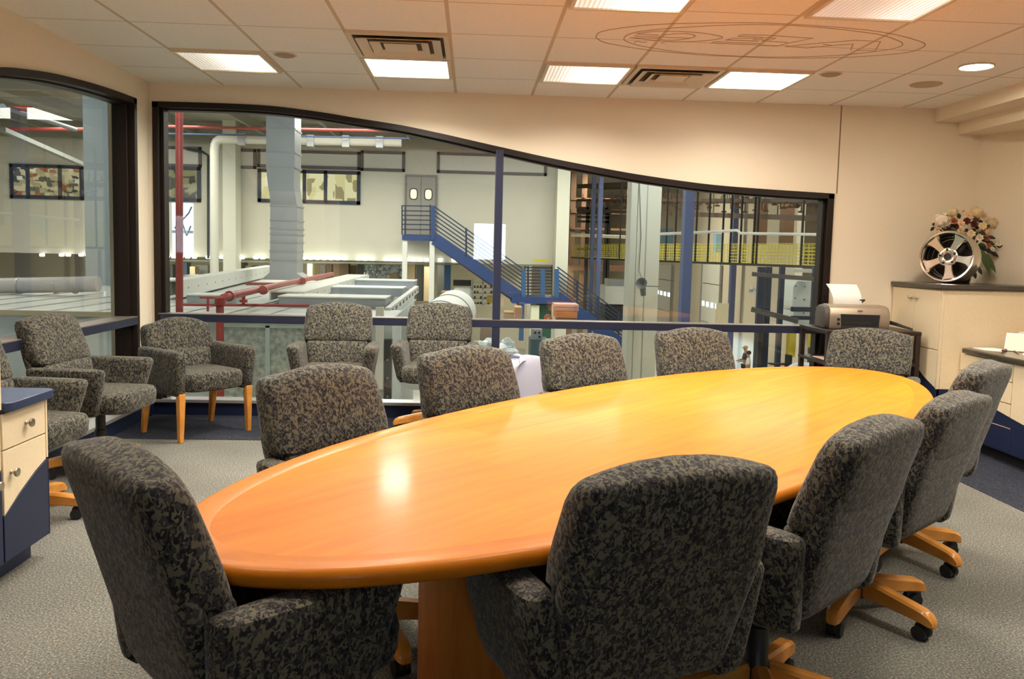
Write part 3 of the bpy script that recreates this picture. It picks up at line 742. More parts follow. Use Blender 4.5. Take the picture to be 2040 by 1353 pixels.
for k in range(5):
    a0 = math.radians(-82+72*k)
    mb = MB(); R = []
    for r, w, d0, d1 in ((.045,.030,.005,.046),(.075,.030,.008,.050),(.11,.033,.012,.053),(.145,.041,.018,.058),(RAD-.028,.062,.022,.062)):
        cx, cz = r*cos(a0), r*sin(a0); tx, tz = -sin(a0), cos(a0)
        R.append([WP(cx-tx*w,cz-tz*w,d0),WP(cx+tx*w,cz+tz*w,d0),WP(cx+tx*w,cz+tz*w,d1-.012),WP(cx+tx*w*.72,cz+tz*w*.72,d1),WP(cx-tx*w*.72,cz-tz*w*.72,d1),WP(cx-tx*w,cz-tz*w,d1-.012)])
    mb.rings(R); mb.build('spoke', alu_m, wh)
mb = MB(); mb.lathe([(.028,.03),(.028,.045),(.034,.050),(.066,.050),(.074,.044),(.076,.0),(.028,.0)], 40, o=WC, ax=AX, closed=True); mb.build('hub', alu_m, wh)
MB().cyl(WC+AX*.002, WC+AX*.036, .028, n=24).build('centre_bore', black_m, wh)
for k in range(5):
    a = math.radians(-46+72*k); MB().cyl(WP(.055*cos(a),.055*sin(a),.03), WP(.055*cos(a),.055*sin(a),.0515), .0105, n=14).build('bolt_hole', black_m, wh)
MB().lathe([(RAD-.040,-.088),(RAD-.042,.012),(RAD-.046,.012),(RAD-.046,-.088)], 48, o=WC, ax=AX, closed=True).build('barrel_shade', plain('wheel_shade', (.03,.025,.022), .35), wh)  # dark ring added to put shade into the wheel openings
MB().lathe([(.05,-.075),(RAD-.05,-.080),(RAD-.05,-.086),(.05,-.083)], 48, o=WC, ax=AX, closed=True).build('back_shade', MATS['wheel_shade'], wh)  # dark disc added behind the spokes so the openings look shaded

# bouquet behind the wheel
fb = thing('flower_bouquet', 'artificial bouquet of cream and burgundy flowers behind the polished wheel', 'flowers', (5.98,-.19,1.218))
FM = [plain('petal_white', (.80,.70,.54), .7), plain('petal_peach', (.82,.56,.34), .7), plain('petal_burgundy', (.12,.012,.014), .7), plain('petal_cream', (.78,.62,.36), .7), plain('petal_rust', (.34,.10,.04), .7)]
leafg = plain('leaf_green', (.055,.10,.028), .6); leafd = plain('leaf_dark', (.018,.026,.012), .6)
MB().lathe([(.0,0),(.05,0),(.06,.03),(.055,.12),(.04,.18),(.05,.22),(0,.22)], 20).build('vase', plain('vase_dark', (.02,.016,.012), .4), fb)
def FP(u, v, y): return at(u, v, y+.05)-Vector(fb.location)
def blossom(p, r, m, petals=7, layers=3):
    mb = MB(); n = Vector((random.uniform(-.5,.1),-1,random.uniform(.0,.7))).normalized()
    s = n.cross(Vector((0,0,1))).normalized(); t = s.cross(n)
    for L in range(layers):
        rr = r*(1-.28*L); tilt = .35+.4*L; np_ = petals-L
        for k in range(np_):
            a = 2*PI*k/np_+L*.4+random.uniform(-.15,.15); d = s*cos(a)+t*sin(a); e = n.cross(d)
            b0 = p+n*(.1*r*L); tip = b0+d*rr*cos(tilt)+n*rr*sin(tilt); mid = b0+d*rr*.55*cos(tilt*.6)+n*rr*.55*sin(tilt*.6)+n*.06*r
            w = rr*.42
            mb.add([b0, mid+e*w, tip+e*w*.35, tip-e*w*.35, mid-e*w, mid+n*.10*r], [(0,1,5),(1,2,5),(2,3,5),(3,4,5),(4,0,5)])
    mb.ball(p+n*.25*r, r*.3, 8, 5)
    return mb.build('blossom', m, fb, sharp=80)
def hydrangea(p, r, m, cnt=34):
    mb = MB()
    for k in range(cnt):
        z = 1-2*(k+.5)/cnt; a = k*2.4; q = math.sqrt(1-z*z); d = Vector((q*cos(a), q*sin(a), z))
        if d.y > .55: continue
        c = p+d*r*random.uniform(.9,1.05); s = d.cross(Vector((.3,.2,1))).normalized(); t = d.cross(s)
        for j in range(4):
            aa = j*PI/2+k; e = s*cos(aa)+t*sin(aa); f = d.cross(e); w = r*.17
            mb.add([c, c+e*w+f*w*.7+d*.004, c+e*w*1.7+d*.002, c+e*w-f*w*.7+d*.004], [(0,1,2,3)])
    mb.ball(p, r*.82, 10, 7)
    return mb.build('hydrangea', m, fb, sharp=80)
hydrangea(FP(1876,441,-.30), .066, FM[0]); hydrangea(FP(1945,424,-.22), .052, FM[3]); hydrangea(FP(1976,445,-.18), .050, FM[3], 26); hydrangea(FP(1898,424,-.2), .04, FM[3], 22)
for u, v, y, r, i in ((1914,447,-.36,.036,1),(1929,430,-.26,.034,1),(1957,450,-.36,.034,3),(1934,466,-.38,.036,3),(1913,463,-.34,.030,1),(1868,464,-.30,.028,1),(1951,474,-.34,.032,0),(1977,497,-.30,.024,0),(1989,486,-.26,.026,0),(1900,440,-.28,.030,4),(1926,441,-.30,.032,2),(1940,447,-.28,.030,2),(1886,458,-.28,.030,2),(1903,452,-.24,.032,2),(1965,476,-.26,.026,4),(1945,437,-.24,.028,4),(1968,462,-.25,.026,1),(1960,430,-.2,.028,1),(1918,422,-.2,.024,3),(1905,418,-.2,.018,0)):
    blossom(FP(u,v,y), r, FM[i])
def leaf(p0, p1, w, m):
    mb = MB(); p0, p1 = Vector(p0), Vector(p1); d = (p1-p0); s = d.cross(Vector((.2,1,.1))).normalized()*w; up = Vector((0,-1,0))*w*.4
    vs = [p0]; 
    for f, k in ((.25,.8),(.5,1),(.75,.7)): vs += [p0+d*f+s*k, p0+d*f+up*k, p0+d*f-s*k]
    vs.append(p1)
    mb.add(vs, [(0,1,2),(0,2,3),(1,4,5,2),(2,5,6,3),(4,7,8,5),(5,8,9,6),(7,10,8),(8,10,9)])
    return mb.build('leaf', m, fb, sharp=80)
for (a, c, w, m) in (((1960,500),(1972,548),.022,leafg),((1966,505),(1984,545),.018,leafg),((1955,495),(1964,535),.018,leafg),((1948,530),(1956,548),.016,leafd),((1940,540),(1944,556),.016,leafd),((1944,520),(1952,532),.014,leafd),((1862,452),(1853,460),.014,leafd),((1866,448),(1855,446),.014,leafd),((1900,462),(1890,470),.016,leafd),((1922,456),(1930,462),.016,leafd),((1948,462),(1966,468),.016,leafg),((1940,478),(1925,474),.014,leafg),((1962,480),(1982,488),.018,leafd),((1957,486),(1975,506),.020,leafd),((1950,490),(1966,500),.020,leafd),((1968,470),(1984,476),.014,leafd),((1892,435),(1885,428),.012,leafd),((1935,456),(1945,462),.016,leafd),((1972,500),(1990,512),.016,leafd),((1965,515),(1978,535),.016,leafd)):
    y = -.24 if m is leafd else -.30
    leaf(FP(*a,y), FP(*c,y-.02), w, m)
random.seed(21)
for k in range(46):      # filler leaves and small dark blooms inside the bunch
    a = random.uniform(0, 2*PI); q = math.sqrt(random.random())
    if k < 30: u, v = 1922+52*q*cos(a), 452+22*q*sin(a)
    else: u, v = 1966+20*q*cos(a), 492+20*q*sin(a)
    y = random.uniform(-.26,-.17)
    if k % 4 == 0: blossom(FP(u,v,y), random.uniform(.018,.026), FM[random.choice((2,4,4,1))], 6, 2)
    else:
        b_ = random.uniform(0, 2*PI); L_ = random.uniform(12,18)
        leaf(FP(u,v,y), FP(u+L_*cos(b_), v+L_*.7*sin(b_), y-.02), .017, leafd if k % 3 else leafg)
st = MB()
for k in range(9):
    a = k*.7; st.tube([(.02*cos(a),.02*sin(a),.16),(.05*cos(a),.03*sin(a)-.02,.27),(.13*cos(a),.05*sin(a)-.03,.42)], .005, 6)
st.build('stems', leafd, fb)

# things on the low cabinet
tag(MB().prism([(5.72,-.80),(5.72,-.95),(5.80,-1.02),(5.94,-.86),(5.88,-.79)], .7525, .7555).build('paper_sheet', white_m), 'white sheet at the pointed end of the low speckled counter', 'paper')
pm = plain('pen_brown', (.10,.03,.02), .4)
mb = MB().tube([(5.80,-1.03,.762),(5.90,-.93,.762)], .0075, 10); tag(mb.build('marker_pen', pm), 'dark red brown marker lying between the papers on the low counter', 'pen')
tag(MB().tube([(5.86,-1.12,.758),(5.92,-.98,.758)], .005, 8).build('marker_pen', plain('pen_tan', (.5,.32,.16), .4)), 'tan pencil lying next to the brown marker on the low counter', 'pen')
tag(MB().prism([(5.83,-1.20),(5.98,-1.02),(6.10,-1.12),(5.98,-1.34)], .7525, .760).build('paper_sheet', white_m), 'stack of loose white papers near the right photo edge on the low counter', 'paper')
hd = thing('document_holder', 'clear slanted holder with a yellowish white document on the low counter', 'holder', (5.95,-.97,.7525))
ax_ = ((.75,-.66,0),(.36,.41,.84),(-.55,-.63,.54))
MB().obox((.0,.0,.062), (.075,.070,.002), ax_).build('document', plain('document_yellow', (.90,.82,.62), .6), hd)
MB().obox((.008,.009,.062), (.082,.074,.002), ax_).build('holder_back', plastic_m, hd)
MB().obox((.02,.022,.003), (.08,.06,.003), ((.75,-.66,0),(.66,.75,0),(0,0,1))).build('holder_base', plastic_m, hd)
mb = MB(); R = []
for i in range(7):
    f = i/6; R.append([(6.25+.15*cos(a)*(1-.6*f*f)*(1+.12*sin(3*a+i)), -.86+.085*sin(a)*(1-.5*f*f)*(1+.15*cos(4*a+2*i)), .887+.08*f+.008*sin(5*a+i)) for a in [2*PI*k/18 for k in range(18)]])
mb.rings(R)
tag(mb.build('plastic_bag', plain('bag_film', (.80,.74,.66), .2), sharp=25), 'crumpled clear plastic bag on top of a box by the right photo edge', 'bag')
tag(MB().box(6.08, 6.42, -.95, -.775, .7525, .88).build('carton', plain('carton_white', (.80,.68,.48), .6), bevel=.004), 'pale box under the crumpled plastic bag by the right photo edge', 'box')

# white bag and dark red case on the floor behind the table
mb = MB(); R = []
for z, s, j in ((0,1.0,.0),(.05,1.03,.01),(.3,1.0,.012),(.58,.97,.014),(.65,.90,.02),(.70,.80,.03),(.715,.66,.03)):
    R.append([(2.37+.17*s*math.copysign(abs(cos(a))**.5,cos(a))+j*sin(5*a), -1.58+.085*s*math.copysign(abs(sin(a))**.6,sin(a))+j*cos(4*a), z+j*sin(3*a)) for a in [2*PI*k/32 for k in range(32)]])
mb.rings(R)
tag(mb.build('plastic_bag', plain('bag_lavender', (.42,.42,.52), .3), sharp=50), 'tall whitish plastic sack standing between two far-side chairs', 'bag')
# ================================================================= the factory hall beyond the glass
GZ = -4.0; FYW = 25.0
conc_m = plain('factory_concrete', (.46,.46,.43), .45, noise=.10, nscale=.8)
fwall_m = plain('factory_wall', (.66,.63,.52), .8, noise=.02, nscale=2)
deck_m = plain('roof_deck', (.34,.32,.25), .8, noise=.15, nscale=2)
steelb_m = plain('dark_blue_steel', (.020,.030,.060), .5)
stair_m = plain('stair_blue', (.022,.050,.165), .45)
cream2_m = plain('column_cream', (.70,.69,.58), .7)
redp_m = plain('sprinkler_red', (.30,.040,.034), .45)
whitep_m = plain('white_pipe', (.62,.60,.52), .5)
brown_m = plain('brown_steel', (.16,.085,.045), .6)
yel_m = plain('yellow_mesh', (.62,.55,.06), .6)
lightp_m = plain('pale_panel', (.60,.64,.60), .6)
struct('floor_factory', MB().box(-26, 40, -9.2, 66, GZ-.3, GZ), conc_m)
struct('ceiling_factory', MB().box(-26, 40, -9.2, 66, 5.9, 6.2), deck_m)
struct('wall_factory_left', MB().box(-26.3, -26, -9.2, 66, GZ, 6), fwall_m)
struct('wall_factory_right', MB().box(40, 40.3, -9.2, 66, GZ, 6), fwall_m)
struct('wall_factory_deep', MB().box(-26, 40, 66, 66.3, GZ, 6), plain('deep_wall', (.80,.70,.55), .8))
struct('wall_factory_rear', MB().box(-26, -.8, -9.5, -9.2, GZ, 6), fwall_m)
struct('wall_factory_rear', MB().box(7.0, 40, -9.5, -9.2, GZ, 6), fwall_m)
struct('wall_factory_base', MB().box(XL-.2, 7.0, -9.15, .15, GZ, -.3), fwall_m)
# far upper wall: stands over an open shop floor below
a = at(1112, 520, FYW); zb_ = at(700, 519, FYW).z
struct('wall_factory_far', MB().box(-26, a.x, FYW, FYW+.3, zb_, 5.9), fwall_m)
struct('floor_mezzanine', MB().box(-26, a.x, FYW+.3, 40, zb_, zb_+.3), fwall_m)
struct('wall_shop', MB().box(-26, a.x, 39, 39.3, GZ, zb_), plain('shop_wall', (.62,.58,.46), .8))
# roof joists
jm = plain('joist', (.26,.25,.20), .7)
for i in range(11):
    x0 = -16+i*2.6
    o = MB().beam((x0,1.2,5.55), (x0,24.8,5.55), .10, .35).build('roof_joist', jm); tag(o, 'one of the parallel steel joists under the factory roof', 'joist', 'factory roof joists', 'structure')
for y, z in ((14.0, 5.2), (24.5, 5.35)):
    o = MB().beam((-25,y,z), (a.x,y,z), .2, .45).build('roof_beam', jm); tag(o, 'long cross beam under the factory roof, %s' % ('near one' if y < 20 else 'far one at the wall'), 'beam', None, 'structure')

# ---- windows and framed panels of the far wall
def factory_window(rect, mull, label, m, lay=None):
    x0,y0,x1,y1 = rect; A = at(x0,y0,FYW); B = at(x1,y1,FYW)
    t = thing('factory_window', label, 'window', ((A.x+B.x)/2, FYW-.06, B.z), group='windows of the upper factory wall')
    w = .13
    mb = MB(); mb.box(A.x,B.x,FYW-.08,FYW-.001,A.z,A.z-w); mb.box(A.x,B.x,FYW-.08,FYW-.001,B.z,B.z+w); mb.box(A.x,A.x+w,FYW-.08,FYW-.001,A.z,B.z); mb.box(B.x-w,B.x,FYW-.08,FYW-.001,A.z,B.z)
    for u in mull:
        c = at(u,(y0+y1)/2,FYW).x; mb.box(c-w*.5,c+w*.5,FYW-.08,FYW-.001,A.z,B.z)
    mb.build('window_frame', steelb_m, t, world=True)
    MB().box(A.x+w*.5,B.x-w*.5,FYW-.03,FYW-.012,A.z-w*.5,B.z+w*.5).build('pane', m, t, world=True)
def litpane(name, stops, sc, strength, stretch=(1,1,1)):
    m, nt, b = newmat(name); tc = N(nt,'ShaderNodeTexCoord'); mp = N(nt,'ShaderNodeMapping'); mp.inputs['Scale'].default_value = stretch
    nz = N(nt,'ShaderNodeTexVoronoi'); nz.inputs['Scale'].default_value = sc; nz.distance = 'CHEBYCHEV'
    nt.links.new(tc.outputs['Object'], mp.inputs[0]); nt.links.new(mp.outputs[0], nz.inputs['Vector'])
    r = ramp(nt, stops, 'CONSTANT'); nt.links.new(nz.outputs['Color'], r.inputs['Fac']); nt.links.new(r.outputs[0], b.inputs['Emission Color'])
    b.inputs['Base Color'].default_value = (.02,.02,.02,1); b.inputs['Roughness'].default_value = .1; b.inputs['Emission Strength'].default_value = strength
    return m
lit_a = litpane('lit_pane_warm', [(0,(.82,.74,.36)),(.35,(.95,.88,.50)),(.62,(.40,.34,.16)),(.78,(.98,.94,.66)),(.93,(.10,.10,.08))], 2.6, .50, (1.4,1,.7))
lit_b = litpane('lit_pane_shelves', [(0,(.05,.05,.04)),(.22,(.42,.36,.18)),(.45,(.10,.10,.07)),(.6,(.62,.56,.30)),(.78,(.34,.10,.03)),(.88,(.80,.76,.52))], 4.2, .42, (1,1,1.6))
lit_c = litpane('lit_pane_dim', [(0,(.10,.09,.05)),(.3,(.30,.27,.12)),(.55,(.05,.05,.04)),(.75,(.40,.36,.18)),(.9,(.14,.10,.06))], 3.2, .42)
factory_window((514,336,718,408), (607,649,560), 'wide lit factory window right of and behind the metal duct', lit_a)
factory_window((324,331,401,403), (333,), 'lit factory window behind the tall red pipe', lit_c)
factory_window((20,326,168,399), (57,121), 'factory window with crowded shelves seen through the left glass wall', lit_b)
def panel_frame(rect, label):
    x0,y0,x1,y1 = rect; A = at(x0,y0,FYW); B = at(x1,y1,FYW); w = .11
    t = thing('wall_panel_frame', label, 'wall panel', ((A.x+B.x)/2, FYW-.05, B.z))
    mb = MB(); mb.box(A.x,B.x,FYW-.06,FYW-.001,A.z,A.z-w); mb.box(A.x,B.x,FYW-.06,FYW-.001,B.z,B.z+w); mb.box(A.x,A.x+w,FYW-.06,FYW-.001,A.z,B.z); mb.box(B.x-w,B.x,FYW-.06,FYW-.001,A.z,B.z)
    mb.build('panel_edge', plain_once('frame_taupe', (.12,.10,.10), .5), t, world=True)
    MB().box(A.x+w,B.x-w,FYW-.03,FYW-.001,A.z-w,B.z+w).build('panel_infill', plain_once('panel_white', (.70,.68,.60), .7), t, world=True)
def plain_once(n, *a, **k): return MATS.get(n) or plain(n, *a, **k)
panel_frame((324,291,402,334), 'framed white wall panel above the window behind the red pipe')
panel_frame((469,296,511,337), 'smallest framed white wall panel, left of the metal duct')
panel_frame((513,297,718,339), 'framed white wall panel over the wide lit window, crossed by the duct')
panel_frame((719,300,807,343), 'framed white wall panel left above the double door')
panel_frame((871,303,1089,351), 'long framed white wall panel right of the double door')
# tall bright window low on the wall at the left
A = at(343,404,FYW); B = at(386,512,FYW)
t = thing('daylight_window', 'tall pale blue daylight window behind the tall red pipe', 'window', ((A.x+B.x)/2, FYW-.05, B.z))
MB().box(A.x,B.x,FYW-.03,FYW-.001,A.z,B.z).build('pane', emit('daylight_pane', (.50,.72,1.0), .85), t, world=True)
mb = MB(); zc = at(365,462,FYW).z; mb.box(A.x,B.x,FYW-.05,FYW-.031,zc-.05,zc+.05); mb.build('window_bar', plain_once('bar_grey', (.35,.38,.42), .5), t, world=True)
br = MB()
for p in (((352,412),(362,440),(372,470)),((362,440),(376,425),(382,412)),((360,436),(348,455)),((372,470),(380,450))): br.tube([at(u,v,FYW-.04) for u,v in p], .03, 5)
br.build('bare_branches', plain_once('branch', (.10,.12,.16), .8), t, world=True)

# double traffic door at the top of the stairs
A = at(810,352,FYW); B = at(867,468,FYW); DX0, DX1, DZ0, DZ1 = A.x, B.x, B.z, A.z
t = thing('double_door', 'grey double swing door with two rounded windows above the blue stairs', 'door', ((DX0+DX1)/2, FYW-.08, DZ0))
dm = plain('door_grey', (.36,.33,.29), .6); w = (DX1-DX0)
mb = MB(); mb.box(DX0-.05,DX1+.05,FYW-.10,FYW,DZ1,DZ1+.08); mb.box(DX0-.06,DX0,FYW-.10,FYW,DZ0,DZ1); mb.box(DX1,DX1+.06,FYW-.10,FYW,DZ0,DZ1); mb.build('door_frame', plain_once('door_frame_grey', (.25,.23,.20), .6), t, world=True)
for k in (0, 1):
    x0 = DX0+k*w/2+.008; x1 = x0+w/2-.016
    lf = MB().box(x0,x1,FYW-.07,FYW-.02,DZ0,DZ1).build('door_leaf', dm, t, world=True)
    cx = (x0+x1)/2; cz = DZ1-.65; rr = []
    for i in range(24):
        a_ = 2*PI*i/24; rr.append((cx+.155*math.copysign(abs(cos(a_))**.6,cos(a_)), cz+.22*math.copysign(abs(sin(a_))**.6,sin(a_))))
    MB().prism(rr, FYW-.085, FYW-.071, 'y').build('door_window_gasket', black_m, lf, world=True)
    MB().prism([(cx+(p-cx)*.78, cz+(q-cz)*.82) for p, q in rr], FYW-.092, FYW-.086, 'y').build('door_window_pane', emit('door_pane%d' % k, (.85,.78,.36), .5), lf, world=True)

# blue steel stair
YS0, YS1 = 23.3, 24.75          # near and far side of the stair
P = lambda u, v, y=YS0: at(u, v, y)
sr = thing('steel_stair', 'blue steel stair with landing and multi bar railings descending to the right', 'stairs', (P(860,480).x, 24, GZ))
pl0, pl1 = P(801,466), P(868,480)
MB().box(pl0.x, pl1.x, YS0, YS1+.1, pl0.z-.02, pl1.z).build('top_platform', stair_m, sr, world=True)
for u in (806.5, 861):
    q = P(u,481); MB().box(q.x-.09, q.x+.09, YS0+.02, YS0+.2, GZ, q.z).build('support_post', plain_once('post_white', (.72,.72,.66), .6), sr, world=True)
mb = MB()
for v in (410,420,429,438,447,457): mb.beam(P(801,v), P(864,v+1), .04, .045)
for u in (801,807): mb.beam(P(u,409), P(u,467), .05, .05)
mb.beam(P(857,408), P(857,467), .05, .05)
mb.build('platform_railing', steelb_m, sr, world=True)
mb = MB().beam(P(863,410), P(863,478), .14, .14); mb.build('corner_post', stair_m, sr, world=True)
F0, F1 = (866,473), (1040,593)
for y, nm in ((YS0,'stringer'),(YS1-.05,'stringer')):
    MB().beam(at(*F0,YS0)+Vector((0,y-YS0,-.05)), at(*F1,YS0)+Vector((0,y-YS0,-.05)), .07, .42).build(nm, stair_m, sr, world=True)
mb = MB(); p0, p1 = at(*F0,YS0), at(*F1,YS0)
for k in range(16):
    q = p0.lerp(p1, (k+.5)/16); mb.box(q.x-.14, q.x+.14, YS0+.04, YS1-.06, q.z+.03, q.z+.07)
mb.build('treads', steelb_m, sr, world=True)
MB().beam(at(866,489,YS0+.7), at(1035,608,YS0+.7), .5, .05).build('stair_soffit', plain_once('rust_edge', (.22,.07,.05), .6), sr, world=True)
mb = MB()
for k in range(7):
    dv = 13+k*8.6
    mb.beam(at(866,F0[1]-dv+4,YS0), at(1040,F1[1]-dv*.93+2,YS0), .035, .045)
mb.build('stair_railing', steelb_m, sr, world=True)
mb = MB()
for f in (.36,.70):
    u = F0[0]+(F1[0]-F0[0])*f; v = F0[1]+(F1[1]-F0[1])*f; mb.beam(P(u,v-62), P(u,v), .07, .07)
mb.build('railing_post', steelb_m, sr, world=True)
l0, l1 = P(1020,588), P(1112,606)
MB().box(l0.x, l1.x, YS0-.1, YS1, l0.z-.05, l1.z).build('landing', stair_m, sr, world=True)
mb = MB()
for k in range(9): mb.beam(P(1046,533+k*6.2,YS1-.1), P(1107,534+k*6.2,YS1-.1), .035, .04)
for u in (1046,1052,1100,1107): mb.beam(P(u,530,YS1-.1), P(u,590,YS1-.1), .06, .06)
mb.build('landing_railing', steelb_m, sr, world=True)
mb = MB()
for u in (1043,1081,1109): q = P(u,590); mb.beam(P(u,536), P(u,602), .16, .16)
mb.build('landing_post', plain_once('post_blue', (.03,.10,.24), .5), sr, world=True)
G0, G1 = (1110,592), (1290,725)
MB().beam(P(*G0), P(*G1), .07, .45).build('stringer', stair_m, sr, world=True)
MB().beam(P(*G0)+Vector((0,1.2,0)), P(*G1)+Vector((0,1.2,0)), .07, .45).build('stringer', stair_m, sr, world=True)
mb = MB()
for k in range(7):
    dv = 11+k*8.2; mb.beam(P(1110,G0[1]-dv), P(1290,G1[1]-dv), .035, .045)
for f in (.22,.45,.68,.9):
    u = G0[0]+(G1[0]-G0[0])*f; v = G0[1]+(G1[1]-G0[1])*f; mb.beam(P(u,v-62), P(u,v), .06, .06)
mb.build('stair_railing', steelb_m, sr, world=True)
mb = MB(); p0, p1 = P(*G0), P(*G1)
for k in range(16):
    q = p0.lerp(p1, (k+.5)/16); mb.box(q.x-.14, q.x+.14, YS0+.04, YS1-.2, q.z+.05, q.z+.09)
mb.build('treads', steelb_m, sr, world=True)

# galvanised duct with an offset bend
YD = 15.0
def dsec(xl, xr, v, dy=0):
    A = at(xl,v,YD+dy); B = at(xr,v,YD+dy); return [(A.x,A.y,A.z),(B.x,B.y,A.z),(B.x,B.y+.8,A.z),(A.x,A.y+.8,A.z)]
dt = thing('air_duct', 'tall galvanised air duct with an offset bend in front of the far wall', 'duct', (at(570,548,YD).x, YD+.4, at(570,556,YD).z))
mb = MB(); mb.rings([dsec(530,587,170), dsec(530,587,250), dsec(530.5,587,331)]); mb.build('duct_section', galv_m, dt, world=True)
mb = MB(); mb.rings([dsec(530.5,586,331), dsec(531.5,585.5,350,.03), dsec(534,585.5,370,.10), dsec(537.5,589,392,.10), dsec(538.5,592,410,.04)]); mb.build('duct_bend', galv_m, dt, world=True, sharp=60)
mb = MB(); mb.rings([dsec(538.5,592,410), dsec(538,592,470), dsec(537,591,543)]); mb.build('duct_section', galv_m, dt, world=True)
mb = MB()
for v, l, r_ in ((255,530,588),(302,530,588),(331,530,588),(409,538,593),(466,538,593),(500,537,592),(438,538,593),(517,537,592),(455,538,593),(482,538,593)):
    s = dsec(l-.6,r_+.6,v); mb.box(s[0][0],s[1][0],YD-.02,YD+.83,s[0][2]-.02,s[0][2]+.02)
mb.build('duct_flange', plain_once('flange_grey', (.35,.36,.37), .45, metal=.5), dt, world=True)
mb = MB(); mb.rings([dsec(537,591,543), dsec(522,612,556)]); mb.build('duct_hood', galv_m, dt, world=True)

# white drain pipe with elbow
YP = 22.0
q = lambda u, v, y=YP: at(u, v, y)
mb = MB().tube([q(427,552),q(427,300),q(428,289),q(431,282),q(437,278),q(446,277.5),q(800,284)], .145, 14)
wp = thing('white_pipe', 'fat white pipe rising left of the metal duct and turning along the roof', 'pipe', (q(427,552).x, YP, q(427,552).z))
mb.build('pipe_run', whitep_m, wp, world=True)
mb = MB()
for u in (483,620,690,757): c = q(u,278+(u-446)*.018); mb.box(c.x-.12,c.x+.12,YP-.17,YP+.17,c.z-.19,c.z+.19)
mb.build('pipe_clamp', plain_once('flange_grey', (.35,.36,.37), .45, metal=.5), wp, world=True)
o = MB(); A = q(443,290,24.2); B = q(470,552,24.2); o.box(A.x,B.x,24.2,24.9,GZ,5.9)
tag(o.build('factory_column', cream2_m), 'cream factory column right behind the fat white pipe', 'column', None, 'structure')

# sprinkler pipes
YR = 4.2
def red(name, pts, r, label, joints=()):
    t = thing(name, label, 'pipe', pts[0]); MB().tube(pts, r, 12).build('pipe_run', redp_m, t, world=True)
    if joints:
        mb = MB()
        for p, d in joints: mb.cyl(Vector(p)-Vector(d)*.05, Vector(p)+Vector(d)*.05, r*1.35, n=14)
        mb.build('pipe_coupling', redp_m, t, world=True)
    return t
rr_ = .042
red('red_pipe', [at(357,100,YR),at(357.5,640,YR),at(357.5,640,YR)+Vector((0,0,-2.5))], .047, 'tall vertical red sprinkler pipe left of the back window')
e0 = at(438,600,4.4)
zt = at(438,592,4.4).z
pA = at(438,640,4.4)+Vector((0,0,-2)); pB = Vector((e0.x,4.4,zt-.06)); pC = Vector((e0.x+.02,4.46,zt-.012)); pD = Vector((e0.x+.07,4.55,zt+.004))
zr = zt+.01
pE = atz(560,567,zr); pF = atz(662,546,zr)
red('red_pipe', [pA,pB,pC,pD,pE,pF], .052, 'thick red pipe with elbow rising and running over the grey booth roof', [(pD.lerp(pE,.02),(pE-pD).normalized()),(atz(525,578,zr),(pE-pD).normalized()),(pB,(0,0,1)),(atz(603,560,zr),(pE-pD).normalized())])
red('red_pipe', [at(362,607,6.0),at(616,609,6.0)], .022, 'thin horizontal red pipe low behind the thick red elbow')
t = red('red_pipe', [at(398,592.5,5.6),at(434,593,5.6)], .018, 'short red branch pipe with a drop left of the thick red elbow')
MB().tube([at(414,593,5.6),at(414,626,5.6)], .018, 10).build('pipe_drop', redp_m, t, world=True)
t = red('red_pipe', [at(485,590,6.0),at(485,607,6.0)], .024, 'short red drop pipe with valve under the sloping red main')
c = at(485,600,6.0); MB().cyl(c-Vector((0,0,.02)), c+Vector((0,0,.02)), .06, n=12).build('valve', redp_m, t, world=True)
red('red_pipe', [at(322,252,20),at(815,262,20)], .045, 'long thin red pipe under the factory roof')
red('red_pipe', [at(490,565,14),at(560,566,14)], .035, 'short red pipe lying between the grey roof boxes')
red('red_pipe', [at(690,568,17),at(737,569,17)], .05, 'red pipe end near the pale channel on the booth roof')
red('red_pipe', [at(4,600,9.5),at(185,603,9.5)], .05, 'red pipe low behind the left glass wall')
red('red_pipe', [at(4,214,12),at(66,217,12)], .06, 'red roof pipe at the top left behind the left glass')
red('red_pipe', [at(5,217.0,20)+Vector((0,0,-.62)),at(166,217.5,20)+Vector((0,0,-.62))], .06, 'red roof pipe crossing the left glass wall')
o = MB().tube([at(322,266,21.5),at(815,276,21.5)], .03, 8).build('conduit', plain_once('conduit_blue', (.05,.08,.16), .5)); tag(o, 'thin dark blue conduit below the red roof pipe', 'conduit')
o = MB().tube([at(372,297,24.8),at(404,303,24.8),at(415,310,24.8),at(415,515,24.8)], .05, 8).build('conduit', steelb_m); tag(o, 'dark conduit bending down the wall left of the white pipe', 'conduit')

# paint booth: big grey box whose roof is seen from above
BZ = .40
bx0, bx1 = -7.2, at(781,660,5.0).x
pbm = plain('booth_panel', (.50,.55,.55), .5, noise=.10, nscale=3)
bt = thing('paint_booth', 'long grey process booth filling the hall just beyond the back window', 'booth', ((bx0+bx1)/2, 11, GZ))
MB().box(bx0, bx1, 5.02, 6.6, GZ, BZ-.02).box(bx0, bx1-.55, 6.6, 17.5, GZ, BZ-.02).build('booth_body', pbm, bt, world=True)
MB().box(bx0, bx1, 5.0, 6.6, BZ-.02, BZ).box(bx0, bx1-.55, 6.6, 17.6, BZ-.02, BZ).build('booth_roof', plain('booth_roof', (.52,.54,.52), .5, noise=.08, nscale=2), bt, world=True)
MB().box(bx0, at(612,627,4.96).x, 4.94, 5.02, BZ-.055, BZ+.015).build('booth_ledge', plain_once('ledge_tan', (.42,.36,.24), .6), bt, world=True)
zz0, zz1 = at(500,652,5).z, GZ
film_m = plain('booth_film', (.40,.45,.42), .25, noise=.35, nscale=14)
xs = [at(u,700,5).x for u in (441,534,615)]
